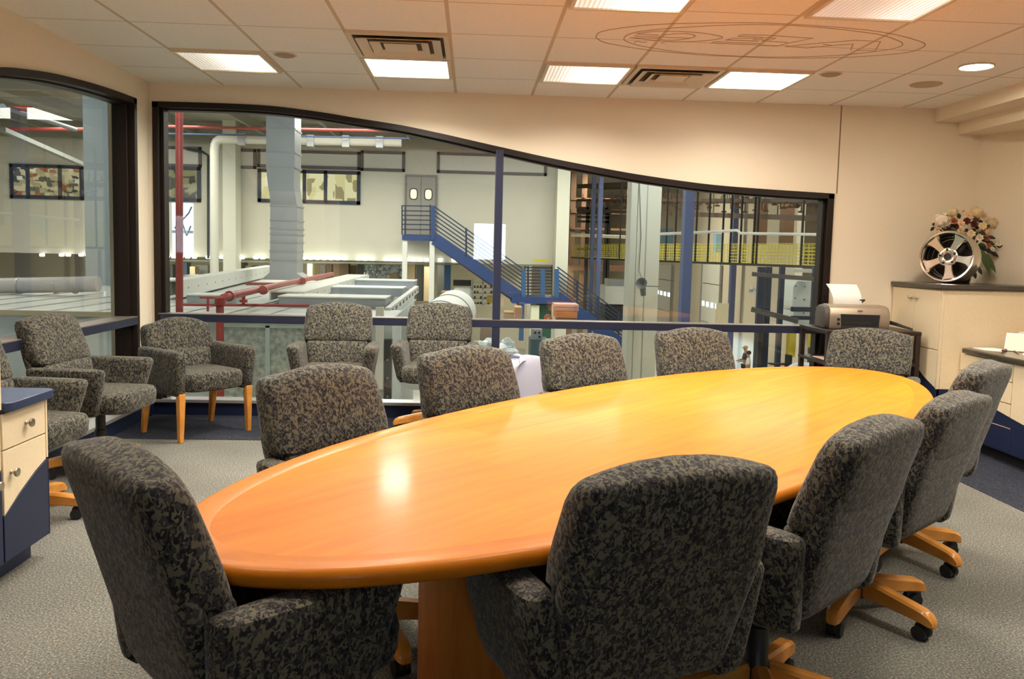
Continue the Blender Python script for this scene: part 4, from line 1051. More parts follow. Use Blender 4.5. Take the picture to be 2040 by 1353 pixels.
for x0, x1 in zip(xs, xs[1:]): MB().box(x0+.03, x1-.03, 4.985, 5.02, -3, zz0).build('film_panel', film_m, bt, world=True)
mb = MB()
for x in xs: mb.box(x-.03, x+.03, 4.965, 5.02, -3, zz0+.03)
mb.box(xs[0], xs[-1], 4.965, 5.02, zz0, zz0+.06); mb.build('film_frame', plain_once('frame_palegreen', (.45,.56,.54), .5), bt, world=True)
A = at(766,690,4.95); B = at(781,690,4.95)
mb = MB().box(A.x, B.x, 4.9, 5.02, -3, at(770,676,4.95).z); mb.build('corner_post', plain_once('post_dark', (.06,.06,.06), .5), bt, world=True)
mb = MB()
for v in (717,753,790): c = at(772,v,4.9); mb.cyl(c, c+Vector((0,-.012,0)), .012, n=10)
mb.build('bolt', brass_m, bt, world=True)
mb = MB()
for k in range(14): x = bx0+.6*k+.3; mb.box(x-.012, x+.012, 5.0, 9.5, BZ, BZ+.012)
mb.build('roof_seam', plain_once('seam_grey', (.30,.32,.32), .5), bt, world=True)

def channel(p0, p1, w, h, label, holes=10):
    p0, p1 = Vector(p0), Vector(p1); d = (p1-p0).normalized(); s = d.cross(Vector((0,0,1))).normalized(); L = (p1-p0).length
    t = thing('steel_channel', label, 'steel channel', (p0+p1)/2)
    cm_ = plain_once('channel_grey', (.58,.59,.55), .5)
    mb = MB(); m_ = (p0+p1)/2
    mb.obox(m_+Vector((0,0,h-.012)), (L/2, w/2, .012), (d,s,(0,0,1)))
    for q in (-1, 1): mb.obox(m_+s*q*(w/2-.012)+Vector((0,0,h/2-.012)), (L/2, .012, h/2-.012), (d,s,(0,0,1)))
    mb.build('channel_web', cm_, t, world=True)
    mb = MB()
    for k in range(holes):
        c = p0+d*L*(k+.5)/holes+s*(w/2)+Vector((0,0,h*.5)); mb.cyl(c-s*.002, c+s*.004, .018, n=8)
        c2 = c-s*w; mb.cyl(c2+s*.002, c2-s*.004, .018, n=8)
    mb.build('channel_hole', black_m, t, world=True)
channel(atz(572,599,BZ+.06), atz(714,558,BZ+.06), .60, .16, 'pale steel channel lying diagonally right of the red main pipe', 12)
channel(atz(345,592,BZ+.05), atz(540,547,BZ+.05), .34, .30, 'perforated grey channel lying diagonally left of the red main pipe', 16)
def roofbox(u0, v0, u1, v1, label, deep=.9):
    b_ = atz((u0+u1)/2, v1, BZ); Y = b_.y; A = at(u0,v0,Y); B = at(u1,v0,Y)
    t = thing('roof_duct', label, 'duct', ((A.x+B.x)/2, Y+deep/2, BZ))
    MB().box(A.x, B.x, Y, Y+deep, BZ+.001, A.z-.02).build('duct_body', galv_m, t, world=True)
    MB().box(A.x-.01, B.x+.01, Y-.02, Y+deep+.02, A.z-.02, A.z).build('duct_lid', plain_once('lid_pale', (.66,.68,.66), .5), t, world=True)
roofbox(555,589,768,614, 'nearest flat grey duct box on the booth roof', .8)
roofbox(655,571,802,590, 'middle flat grey duct box on the booth roof', .9)
roofbox(660,556,826,573, 'farthest flat grey duct box on the booth roof', 1.0)
roofbox(372,586,470,604, 'grey duct box on the booth roof behind the thin red pipe', .6)
roofbox(366,548,400,566, 'small grey duct box at the far left of the booth roof', .6)
# white cylindrical tank right of the booth and a slotted rail over it
A = at(800,640,8); 
tk = thing('cylindrical_tank', 'big pale cylindrical tank lying beside the booth roof', 'tank', (at(818,640,7).x+.6, 11, -.9))
c0 = Vector((at(805,640,7.2).x+.25, 7.2, -.38)); c1 = c0+Vector((.4,10,0))
MB().cyl(c0, c1, .62, n=40).build('tank_shell', plain_once('tank_white', (.66,.68,.66), .45), tk, world=True)
mb = MB()
for f in (.18,.45,.72): mb.cyl(c0.lerp(c1,f), c0.lerp(c1,f+.008), .635, n=40)
mb.build('tank_band', plain_once('band_dark', (.10,.11,.12), .5), tk, world=True)
tr_ = thing('slotted_rail', 'pale slotted rail sloping over the white tank', 'rail', at(772,625,6.5))
p0, p1 = at(772,622,6.5), at(830,576,11.5)
MB().beam(p0, p1, .09, .14).build('rail_bar', plain_once('channel_grey', (.58,.59,.55), .5), tr_, world=True)
mb = MB(); d = (p1-p0)
for k in range(9): q_ = p0+d*(k+.5)/9; mb.obox(q_, (.10,.052,.028), (d, d.cross(Vector((0,0,1))), (0,0,1)))
mb.build('rail_slot', plain_once('band_dark', (.10,.11,.12), .5), tr_, world=True)
o = MB(); A = at(749,648,4.9); B = at(765,612,4.9); o.box(A.x,B.x,4.85,4.9,-.6,B.z); tag(o.build('sign_board', plain_once('board_white', (.75,.74,.68), .6)), 'narrow white board with diagonal stripe at the booth corner', 'board')

# row of lamps under the far wall
lm_ = emit('row_lamp', (1.0,.98,.88), 2.6)
l_first = None
for k in range(45):
    u = 333+k*13.6
    if 437 > u > 417 or 604 > u > 536 or 866 > u > 850 or u > 1108 or 470 < u < 466: continue
    if k in (5, 12, 27, 31, 41): continue
    v = 514.5+(u-333)*.0115
    c = at(u, v, 24.86)
    if l_first is None:
        l_first = MB().loft([(-.055,0,0,.05,.05,3,0),(-.04,0,0,.085,.08,3,0),(.03,0,0,.088,.085,3,0),(.055,0,0,.06,.06,3,0)], 16).build('row_lamp', lm_)
        o = l_first
    else: o = l_first.copy(); COL.objects.link(o)
    o.location = c; tag(o, 'small glowing white lamp in the long row under the far factory wall', 'lamp', 'row of lamps under the far wall')
for k in range(10):
    u = 84+k*13.0
    if k in (1, 2, 5): continue
    o = l_first.copy(); COL.objects.link(o); o.location = at(u, 511, 24.86); tag(o, 'small glowing lamp in the row seen through the left glass wall', 'lamp', 'row of lamps seen through the left glass')
o = MB().beam(at(325,519,24.90), at(1110,529,24.90), .12, .06).build('lamp_rail', plain_once('rail_olive', (.25,.26,.20), .6)); tag(o, 'long thin rail carrying the row of lamps under the far wall', 'rail')

# columns
o = MB(); A = at(1110,400,23.6); B = at(1135,400,23.6); o.box(A.x,B.x,23.6,24.6,GZ,5.9); tag(o.build('factory_column', cream2_m), 'cream column at the right end of the far wall, beside the landing', 'column', None, 'structure')
YN = 6.0
t = thing('near_column', 'broad cream factory column close beyond the glass, carrying a horn speaker', 'column', (at(1285,600,YN).x, YN+.2, GZ)); t['kind'] = 'structure'
A = at(1268,500,YN); B = at(1314,500,YN); C_ = at(1254,500,YN)
MB().box(A.x, B.x, YN, YN+.35, GZ, 5.9).build('column_shaft', cream2_m, t, world=True)
MB().box(C_.x, A.x-.012, YN-.02, YN+.36, GZ, 5.9).build('column_flange', plain_once('flange_cream', (.60,.60,.52), .7), t, world=True)
x = at(1286,500,YN).x; MB().box(x-.007, x+.007, YN-.004, YN, GZ, 5.9).build('column_seam', plain_once('flange_grey', (.35,.36,.37), .45, metal=.5), t, world=True)
hs = thing('horn_speaker', 'grey horn loudspeaker hanging on the cream column', 'speaker', at(1279,600,5.8))
c = at(1279,566,5.72); hd_ = Vector((-.35,-.8,.25)).normalized()
mb = MB().lathe([(.0,.0),(.035,.0),(.045,.05),(.075,.09),(.088,.10),(.080,.098),(.04,.06),(.0,.02)], 24, o=c-hd_*.05, ax=hd_); mb.build('horn', plain_once('horn_grey', (.16,.17,.17), .4), hs, world=True)
MB().cyl(c-hd_*.05+Vector((0,.0,-.02)), c-hd_*.06+Vector((0.02,.02,-.16)), .05, .04, 14).build('speaker_driver', plain_once('horn_grey', (.16,.17,.17), .4), hs, world=True)
MB().tube([c+Vector((.0,.05,.1)), at(1273,540,5.95), at(1277,470,5.97), at(1274,360,5.97)], .006, 6).build('speaker_cable', plain_once('horn_grey', (.16,.17,.17), .4), hs, world=True)
MB().tube([c+Vector((.06,.05,-.03)), at(1313,571,5.9)], .008, 6).build('speaker_arm', plain_once('horn_grey', (.16,.17,.17), .4), hs, world=True)
bcol_m = plain('column_blue', (.085,.11,.23), .5)
for (u0, u1, Y, lb) in ((1362,1380,13,'slim blue column right of the broad cream column'),(1177,1184,26,'thin blue column left of the cream column, deep in the hall'),(1190,1198,24,'brighter blue column with a cable, left of the cream column'),(1459,1469,30,'blue column between the white dock doors')):
    A = at(u0,500,Y); B = at(u1,500,Y); o = MB().box(A.x,B.x,Y,Y+.3,GZ,5.9); tag(o.build('factory_column', bcol_m), lb, 'column', None, 'structure')

# brown steel mezzanine between the columns
ms = thing('steel_mezzanine', 'brown steel frame platform deep in the hall left of the cream column', 'platform', (at(1195,600,34).x, 34, GZ))
mb = MB()
for u in (1139,1161,1252): A = at(u,500,34); mb.box(A.x-.13, A.x+.13, 34, 34.25, GZ, 5.5)
mb.build('frame_post', brown_m, ms, world=True)
mb = MB()
for v, h in ((396,.12),(420,.2),(455,.1),(533,.28),(598,.2)):
    A = at(1137,v,34); B = at(1256,v,34); mb.box(A.x,B.x,33.95,34.3,A.z-h/2,A.z+h/2)
mb.build('frame_beam', brown_m, ms, world=True)
mb = MB()
for u in (1169,1207,1212): A = at(u,500,32.5); mb.box(A.x-.08,A.x+.08,32.5,32.7,at(u,620,32.5).z,at(u,400,32.5).z)
for v in (414,424,432,441,496): A = at(1150,v,32.5); B = at(1214,v,32.5); mb.box(A.x,B.x,32.5,32.6,A.z-.05,A.z+.05)
mb.build('dark_frame', plain_once('black_steel', (.018,.016,.016), .5), ms, world=True)
o = MB().tube([at(1138,468,29),at(1254,473,29)], .07, 10).build('white_pipe', plain_once('pipe_bright', (.80,.78,.72), .4)); tag(o, 'thin white pipe crossing the brown steel frame', 'pipe')
o = MB().tube([at(1300,467,15),at(1420,462,15),at(1468,459,14.5),at(1476,465,14.3),at(1640,467.5,13)], .038, 10).build('white_pipe', MATS['pipe_bright']); tag(o, 'long white pipe running above the yellow mesh guard', 'pipe')
mc = thing('machine_housing', 'long white machine housing below the brown steel frame', 'machine', at(1230,640,25.3))
mb = MB(); pb(mb,1206,570,1256,607,25.3,2); mb.build('machine_cover', plain_once('housing_white', (.62,.62,.58), .5), mc, world=True)
mb = MB(); pb(mb,1206,607,1256,660,25.4,2); mb.build('machine_base', plain_once('black_steel', (.018,.016,.016), .5), mc, world=True)
mb = MB(); pb(mb,1214,556,1247,571,25.6,1.2); mb.build('machine_top', plain_once('flange_grey', (.35,.36,.37), .45), mc, world=True)

# overhead conveyor with a yellow mesh guard
pa, pc = at(1140,488,29.5), at(1652,489,12.8)
dirn = Vector((pc.x-pa.x, pc.y-pa.y, 0)); Lc = dirn.length; dirn.normalize(); ztop, zbot = at(1400,488,21).z, at(1640,530,13.2).z
cg = thing('mesh_guard', 'long yellow wire mesh guard under the overhead conveyor', 'guard', ((pa.x+pc.x)/2,(pa.y+pc.y)/2,zbot))
mb = MB()
nV = 110
for k in range(nV+1):
    p = Vector((pa.x,pa.y,0))+dirn*Lc*k/nV; mb.box(p.x-.006,p.x+.006,p.y-.006,p.y+.006,zbot,ztop)
for k in range(7):
    z = zbot+(ztop-zbot)*k/6; mb.beam((pa.x,pa.y,z),(pc.x,pc.y,z),.010,.011)
mb.build('wire_mesh', yel_m, cg, world=True)
MB().beam((pa.x,pa.y,zbot-.03),(pc.x,pc.y,zbot-.03),.10,.07).build('guard_rail', plain_once('black_steel', (.018,.016,.016), .5), cg, world=True)
off = Vector((-dirn.y,dirn.x,0))*1.4*(-1 if (-dirn.y) < 0 else 1)
MB().add([(pa.x,pa.y,zbot),(pc.x,pc.y,zbot),(pc.x+off.x,pc.y+off.y,zbot),(pa.x+off.x,pa.y+off.y,zbot),(pa.x,pa.y,zbot-.04),(pc.x,pc.y,zbot-.04),(pc.x+off.x,pc.y+off.y,zbot-.04),(pa.x+off.x,pa.y+off.y,zbot-.04)],[(0,1,2,3),(7,6,5,4),(0,4,5,1),(1,5,6,2),(2,6,7,3),(3,7,4,0)]).build('mesh_floor', yel_m, cg, world=True)
mb = MB(); po = pa+off*1.0; qo = pc+off*1.0
for k in range(60):
    p = Vector((po.x,po.y,0)).lerp(Vector((qo.x,qo.y,0)),k/59); mb.box(p.x-.006,p.x+.006,p.y-.006,p.y+.006,zbot,ztop)
for k in range(7): z = zbot+(ztop-zbot)*k/6; mb.beam((po.x,po.y,z),(qo.x,qo.y,z),.014,.018)
mb.build('wire_mesh', yel_m, cg, world=True)
def along(u, t0=0):   # point over the guard seen at image column u
    lo, hi = 0.0, 1.0
    for _ in range(30):
        m_ = (lo+hi)/2; p = pa.lerp(pc, m_); d_ = p-CAM
        uu = CX+F_PX*d_.dot(RT)/d_.dot(FW)
        if uu < u: lo = m_
        else: hi = m_
    return pa.lerp(pc, lo)
ov = thing('overhead_conveyor', 'dark overhead conveyor track with hooks above the yellow mesh', 'conveyor', ((pa.x+pc.x)/2,(pa.y+pc.y)/2,2.9))
mb = MB()
for z, w_ in ((4.3,.18),(3.7,.10),(3.25,.14)):
    for o_ in (.2,.8,1.4): mb.beam(Vector((pa.x,pa.y,z))+off*o_/1.4, Vector((pc.x,pc.y,z-.9))+off*o_/1.4, .09, w_)
mb.build('conveyor_track', plain_once('track_brown', (.10,.065,.040), .6), ov, world=True)
for i, u in enumerate((1235,1250,1327,1345,1386,1411,1439,1455,1475,1501,1508,1597)):
    p = along(u); w_ = .05
    MB().box(p.x-w_/2,p.x+w_/2,p.y-w_/2,p.y+w_/2,zbot,4.3).build('hanger_rod', plain_once('black_steel', (.018,.016,.016), .5), cg, world=True)
random.seed(11)
mb = MB()
for k in range(240):
    f = random.random(); o_ = random.choice((.2,.45,.75,1.05)); p = pa.lerp(pc,f)+off*o_; zt_ = 3.7-.9*f+random.uniform(-.1,.4); L_ = random.uniform(.1,.38)
    mb.box(p.x-.012,p.x+.012,p.y-.02,p.y+.02,zt_-L_,zt_)
    if random.random() < .6: mb.box(p.x-.07,p.x+.07,p.y-.04,p.y+.04,zt_-L_-.03,zt_-L_+.02)
mb.build('conveyor_hooks', plain_once('hook_brown', (.16,.10,.06), .5, metal=.3), ov, world=True)['kind'] = 'stuff'
for i,(u0,u1,v0,v1,lb) in enumerate(((1513,1527,395,487,'wide brown machine post above the mesh, left one'),(1565,1580,395,487,'wide brown machine post above the mesh, right one'))):
    mb = MB(); pb(mb,u0,v0,u1,v1,18.8,.4); tag(mb.build('machine_post', brown_m), lb, 'post')
mb = MB(); pb(mb,1315,455,1341,486,24,.5); tag(mb.build('control_box', plain_once('box_blue', (.05,.09,.12), .5)), 'dark blue box above the mesh right of the cream column', 'box')
mb = MB(); pb(mb,1427,466,1439,503,19,.3); tag(mb.build('hanging_panel', plain_once('panel_skyblue', (.30,.48,.66), .5)), 'light blue panel hanging behind the yellow mesh', 'panel')
# bright openings of the far end of the hall
for i,(u0,v0,u1,v1,lb) in enumerate(((1545,436,1556,462,'narrow bright daylight opening above the mesh, right one'),(1528,441,1536,462,'narrow bright daylight opening above the mesh, left one'),(1525,588,1532,612,'small blue white daylight slot behind the machine, left one'),(1539,590,1550,649,'tall blue white daylight slot behind the machine'))):
    mb = MB(); pb(mb,u0,v0,u1,v1,32 if v0 > 500 else 65.9,.08); tag(mb.build('daylight_opening', plain_once('opening_light', (.8,.8,.8)) if False else (MATS.get('opening_em') or emit('opening_em', (.80,.90,1.0), 3.0))), lb, 'opening')

# dock doors in the hall side wall
SX_ = 14.2
struct('wall_factory_side', MB().box(SX_, SX_+.3, 24, 66, GZ, 5.9), plain('side_wall', (.60,.54,.42), .8))
def dock(u0, u1, vt, vb, label, win=None):
    A = atx(u0,vt,SX_); B = atx(u1,vt,SX_)
    t = thing('dock_door', label, 'door', (SX_-.1,(A.y+B.y)/2,GZ), group=None)
    ya, yb = sorted((A.y,B.y)); zt_ = max(A.z,B.z)
    nP = 5
    for k in range(nP):
        z0 = GZ+(zt_-GZ)*k/nP; z1 = GZ+(zt_-GZ)*(k+1)/nP
        MB().box(SX_-.10,SX_-.001,ya,yb,z0+.02,z1-.02).build('door_section', plain_once('dock_white', (.62,.62,.56), .6), t, world=True)
    if win is not None:
        mb = MB(); zc_ = win
        for k in range(4): y = ya+(yb-ya)*(k+.5)/4; mb.box(SX_-.12,SX_-.101,y-(yb-ya)*.065,y+(yb-ya)*.065,zc_-.12,zc_+.12)
        mb.build('door_window', emit('dock_pane'+str(u0), (.75,.90,1.0), 1.6), t, world=True)
    mb = MB(); mb.box(SX_-.14,SX_-.10,ya-.12,ya,GZ,zt_+.1); mb.box(SX_-.14,SX_-.10,yb,yb+.12,GZ,zt_+.1); mb.build('door_track', plain_once('flange_grey', (.35,.36,.37), .45), t, world=True)
dock(1312,1342,528,650,'white sectional dock door just right of the cream column', atx(1326,585,SX_).z)
dock(1404,1440,528,650,'white sectional dock door right of the slim blue column', atx(1420,608,SX_).z)
mb = MB(); A = at(1428,604,26); B = at(1450,650,26); mb.box(A.x,B.x,26,26.08,B.z-2,A.z); tag(mb.build('wall_board', plain_once('board_cream', (.62,.54,.36), .6)), 'leaning pale board with a wooden rim below the second dock door', 'board')
fn = thing('wall_fan', 'small round grey wall fan beside the dark machine frame', 'fan', at(1499,600,24))
mb = MB(); c = at(1499,579,24); 
for r in (.13,.10,.065): mb.tube([c+Vector((r*cos(2*PI*k/24),0,r*sin(2*PI*k/24))) for k in range(24)], .010, 6, closed=True)
for k in range(8): mb.tube([c, c+Vector((.13*cos(k*PI/4),0,.13*sin(k*PI/4)))], .006, 5)
mb.build('fan_guard', plain_once('flange_grey', (.35,.36,.37), .45), fn, world=True)
MB().cyl(c+Vector((0,.02,0)), c+Vector((0,.14,0)), .05, n=14).build('fan_motor', plain_once('horn_grey', (.16,.17,.17), .4), fn, world=True)

# machine frames at the right, below the mesh
mf = thing('steel_gantry', 'dark steel machine frame with two cross arms at the right end of the window', 'machine', (at(1560,600,11).x, 11.5, GZ))
bs = plain_once('black_steel', (.018,.016,.016), .5)
mb = MB()
for u, w_ in ((1518,.075),(1533,.05),(1559,.05),(1630,.10)): A = at(u,560,11.2); mb.box(A.x-w_,A.x+w_,11.2,11.32,GZ,at(u,532,11.2).z)
mb.build('frame_post', steelb_m, mf, world=True)
MB().beam(at(1498,546,10.6), at(1645,558,10.2), .12, .09).build('cross_arm', plain_once('arm_grey', (.07,.06,.055), .5), mf, world=True)
MB().beam(at(1497,616,10.6), at(1590,640,10.2), .14, .10).build('cross_arm', plain_once('arm_grey', (.07,.06,.055), .5), mf, world=True)
mb = MB(); mb.beam(at(1577,616,10.9), at(1634,617,10.9), .1, .10); mb.beam(at(1577,633,10.9), at(1634,634,10.9), .1, .08); mb.build('lower_arm', steelb_m, mf, world=True)
mc = thing('machine_cabinet', 'pale machine cabinet with bolted cover plates behind the dark frame', 'machine', (at(1603,600,11.7).x, 12, at(1603,648,11.7).z))
A = at(1581,560,11.7); B = at(1625,612,11.7); C_ = at(1588,560,11.7)
MB().prism([(A.x,B.z),(B.x,B.z),(B.x,A.z),(C_.x,A.z),(A.x,A.z-.14)], 11.7, 12.6, 'y').build('cover_plate', lightp_m, mc, world=True)
mb = MB(); pb(mb,1581,619,1619,632,11.75,.8); pb(mb,1581,636,1619,652,11.75,.8); mb.build('lower_plate', lightp_m, mc, world=True)
mb = MB()
for u, v in ((1585,570),(1603,571),(1621,573),(1584,594),(1602,597),(1620,600),(1601,624)): c = at(u,v,11.7); mb.cyl(c, c+Vector((0,-.015,0)), .015, n=8)
mb.build('bolt', bs, mc, world=True)
mb = MB(); pb(mb,1581,536,1628,544,11.4,.6); tag(mb.build('machine_beam', plain_once('beam_pale', (.48,.50,.42), .6)), 'pale box beam just under the yellow mesh at the right', 'beam')
mb = MB(); pb(mb,1574,662,1584,712,11,.2); tag(mb.build('warning_board', plain_once('board_yellow', (.55,.42,.02), .5)), 'upright yellow board below the window transom at the right', 'board')
mb = MB(); pb(mb,1618,662,1630,694,10.4,.2); tag(mb.build('warning_board', MATS['board_yellow']), 'small yellow brown board seen under the printer stand', 'board')
mb = MB(); pb(mb,1512,660,1521,740,10.5,.15); pb(mb,1536,725,1570,728,10.5,.2); pb(mb,1571,708,1577,740,10.5,.2); tag(mb.build('steel_stand', bs), 'black frame standing on the bright floor right of the two men', 'machine')
# white film heap seen under the stand
mb = MB(); c = at(1600,742,7.5); mb.ball(c, .22, 14, 9, (1.5,.7,.85)); c = at(1640,742,7.5); mb.ball(c, .2, 14, 9, (1.3,.7,.9))
tag(mb.build('film_heap', plain_once('film_white', (.62,.66,.74), .4)), 'whitish heap of plastic film behind the legs of the printer stand', 'film')

# two men on the hall floor
skin = plain('skin', (.42,.24,.15), .6)
def person(u, v_head, Y, label, shirt, head_extra, reach, face):
    top = at(u, v_head, Y)
    t = thing('person', label, 'person', (top.x, Y, GZ)); s = (top.z-GZ)/1.78; t.rotation_euler = (0,0,face)
    J = {'pelvis':(0,0,.98),'chest':(0,.0,1.28),'neck':(0,-.0,1.50),'head0':(0,.02,1.58),'head':(0,.035,1.68)}
    V = [(0,0,.98),(0,.01,1.20),(0,.0,1.42),(0,.0,1.52),(0,.025,1.60),(0,.03,1.72)]
    Rd = [(.155,.11),(.16,.115),(.17,.11),(.055,.055),(.085,.09),(.075,.085)]
    Ed = [(0,1),(1,2),(2,3),(3,4),(4,5)]
    for sx in (-1,1):
        b = len(V); V += [(sx*.20,0,1.43),(sx*.27,.02 if not reach else .08,1.16),(sx*.22 if reach else sx*.27,.30 if reach else .10,1.10 if reach else .92)]
        Rd += [(.065,.065),(.048,.048),(.036,.036)]; Ed += [(2,b),(b,b+1),(b+1,b+2)]
        c0 = b+2; b = len(V)
        for k in range(5):
            o = (k-2)*.018; e = V[c0]; V.append((e[0]+o, e[1]+.09+.01*(2-abs(k-2)), e[2]-.03)); Rd.append((.010,.010)); Ed.append((c0,b+k))
        b = len(V); V += [(sx*.10,.0,.88),(sx*.11,.02,.50),(sx*.11,-.01,.08),(sx*.115,.14,.04)]
        Rd += [(.10,.10),(.065,.065),(.045,.045),(.04,.03)]; Ed += [(0,b),(b,b+1),(b+1,b+2),(b+2,b+3)]
    me = bpy.data.meshes.new('body'); me.from_pydata([Vector(p)*s for p in V], Ed, []); me.materials.append(skin)
    o = bpy.data.objects.new('body', me); COL.objects.link(o); o.parent = t
    m1 = o.modifiers.new('skin','SKIN'); m2 = o.modifiers.new('sub','SUBSURF'); m2.levels = 1; m2.render_levels = 2
    for d_, r_ in zip(me.skin_vertices[0].data, Rd): d_.radius = (r_[0]*s, r_[1]*s)
    me.skin_vertices[0].data[0].use_root = True
    # clothes follow the body
    def cloth(name, idx, grow, m):
        mp_ = {k: i for i, k in enumerate(idx)}; ed = [(mp_[a_],mp_[b_]) for a_, b_ in Ed if a_ in mp_ and b_ in mp_]
        me2 = bpy.data.meshes.new(name); me2.from_pydata([Vector(V[k])*s for k in idx], ed, []); me2.materials.append(m)
        o2 = bpy.data.objects.new(name, me2); COL.objects.link(o2); o2.parent = t
        o2.modifiers.new('skin','SKIN'); q_ = o2.modifiers.new('sub','SUBSURF'); q_.levels = 1; q_.render_levels = 2
        for k, d_ in zip(idx, me2.skin_vertices[0].data): d_.radius = ((Rd[k][0]+grow)*s, (Rd[k][1]+grow)*s)
        me2.skin_vertices[0].data[0].use_root = True
    arm_i = [6,7,8] if False else []
    a1 = 6; a2 = 6+3+5+4
    cloth('shirt', [0,1,2,a1,a1+1,a2,a2+1], .022, shirt)
    cloth('trousers', [0,a1+8,a1+9,a1+10,a2+8,a2+9,a2+10], .025, plain_once('trousers_dark', (.03,.035,.05), .8))
    hm = MB()
    if head_extra == 'cap':
        hm.ball(Vector((0,.02,1.735))*s, .105*s, 14, 8, (1,1.05,.75)); hm.box(-.075*s,.075*s,.10*s,.21*s,1.715*s,1.73*s); hm.build('cap', plain_once('cap_tan', (.45,.36,.22), .8), t)
    else:
        hm.ball(Vector((0,.0,1.715))*s, .108*s, 14, 8, (1,1.05,.95)); hm.build('hair', plain_once('hair_dark', (.02,.013,.01), .7), t)
    fm = MB(); fm.ball(Vector((0,.125,1.655))*s, .018*s, 8, 6); 
    fm.build('nose', skin, t)
    fm = MB()
    for sx in (-1,1): fm.ball(Vector((sx*.03,.108,1.68))*s, .010*s, 8, 6)
    fm.build('eyes', black_m, t)
person(1486.5,690,27.2,'man in a tan cap and dark shirt reaching forward on the hall floor',plain('shirt_dark', (.018,.022,.034), .8),'cap',True,math.radians(80))
person(1492,700,26.2,'man in a white shirt with dark hair on the hall floor',plain('shirt_white', (.72,.74,.78), .7),'hair',False,math.radians(70))
# daylight from an open dock door on the floor there
# ---- goods under the stair and far wall
def carton(u0,v0,u1,v1,Y,c,label,d=.8):
    mb = MB(); pb(mb,u0,v0,u1,v1,Y,d); o = mb.build('cardboard_box', plain_once(c[0], c[1], .7), bevel=.01); tag(o, label, 'box')
kraft = ('kraft', (.34,.21,.09)); kraft2 = ('kraft_pale', (.46,.33,.18))
carton(879,581,903,602,20,kraft,'brown cardboard box above the right rear chair')
carton(905,588,925,604,20.5,('orange_box', (.52,.20,.06)),'orange brown box beside the brown cardboard box')
carton(1005,622,1024,641,17,kraft,'brown cardboard box left of the blue stair post')
carton(1026,612,1040,641,18,('pink_brown', (.45,.26,.16)),'tall reddish box next to the blue stair post')
carton(957,652,989,682,12,('taupe_box', (.34,.26,.19)),'large taupe cartons just left of the window mullion')
sh = thing('shelf_rack', 'white wire shelf rack with dark goods under the blue stair', 'shelf', at(962,600,26))
mb = MB()
for v in (563,574,585,596,606): pb(mb,940,v,984,v+2.2,26,.8)
mb.build('shelf_board', plain_once('shelf_white', (.68,.68,.62), .5), sh, world=True)
mb = MB()
for u in (941,962,983): pb(mb,u-.5,556,u+.5,610,26,.06)
mb.build('shelf_post', plain_once('flange_grey', (.35,.36,.37), .45), sh, world=True)
random.seed(3)
for v in (568,579,590,601):
    for u in (944,950,956,965,971,977):
        if random.random() < .75:
            mb = MB(); h_ = random.uniform(3,5); pb(mb,u,v+5.8-h_,u+random.uniform(3,4.4),v+5.8,26.05,.3)
            tag(mb.build('stored_part', plain_once('goods_dark', (.05,.05,.05), .6)), 'small dark part stored on the white shelf rack', 'part', 'parts on the white shelf rack')
mb = MB(); pb(mb,970,590,982,604,25.2,.4); tag(mb.build('plastic_bin', plain_once('bin_yellow', (.48,.36,.04), .5)), 'yellow bin in front of the white shelf rack', 'bin')
mb = MB(); pb(mb,903,573,941,600,24,1.2); o = mb.build('machine_housing', plain_once('housing_white', (.62,.62,.58), .5), bevel=.12); tag(o, 'rounded white machine left of the white shelf rack', 'machine')
mb = MB(); pb(mb,903,558,938.5,570,26,.5); tag(mb.build('machine_bed', bs), 'long black machine part above the rounded white machine', 'machine')
mb = MB(); pb(mb,886,520,897,582,26,.4); tag(mb.build('factory_column', plain_once('post_blue', (.03,.10,.24), .5)), 'short blue column under the upper stair flight', 'column', None, 'structure')
mb = MB(); pb(mb,1036,604,1043,679,20,.3); tag(mb.build('support_post', plain_once('post_blue', (.03,.10,.24), .5)), 'blue post under the stair landing', 'post')
for u0, u1, lb in ((1050,1057,'pale post under the landing, left one'),(1100,1107,'pale post under the landing, right one')):
    mb = MB(); A = at(u0,607,21); B = at(u1,607,21); mb.box(A.x,B.x,21,21.15,GZ,A.z); tag(mb.build('support_post', plain_once('post_beige', (.52,.48,.38), .6)), lb, 'post')
gm = thing('green_machine', 'dark green machine with a light opening below the stair landing', 'machine', at(1085,700,23))
mb = MB(); pb(mb,1072,607,1100,680,23.5,1); mb.build('machine_body', plain_once('machine_green', (.03,.10,.06), .5), gm, world=True)
mb = MB(); pb(mb,1058,608,1073,668,23.3,.5); mb.build('light_panel', plain_once('panel_lemon', (.78,.78,.58), .5), gm, world=True)
cr_ = thing('cable_reel', 'orange red cable reel below the stair landing', 'reel', at(1092,636,20.6))
c = at(1092,634,20.6); mb = MB().lathe([(.04,-.08),(.13,-.08),(.13,.08),(.04,.08)], 24, o=c, ax=(0,-1,0), closed=True); mb.build('reel_drum', plain_once('reel_red', (.42,.10,.03), .5), cr_, world=True)
MB().cyl(c+Vector((0,.05,0)), c+Vector((0,-.1,0)), .045, n=14).build('reel_hub', plain_once('flange_grey', (.35,.36,.37), .45), cr_, world=True)
hd2 = thing('tarp_stack', 'orange and pink layered stack under the lower stair flight', 'stack', at(1130,640,19))
for v0, v1, c_, u0, u1 in ((606,612,('stack_pink', (.62,.36,.30)),1106,1153),(612,620,('stack_mauve', (.42,.24,.20)),1107,1153),(620,634,('stack_orange', (.56,.20,.07)),1108,1150),(634,641,('stack_brown', (.20,.09,.05)),1112,1148)):
    mb = MB(); pb(mb,u0,v0,u1,v1,19,.9); mb.build('stack_layer', plain_once(c_[0], c_[1], .7), hd2, world=True)
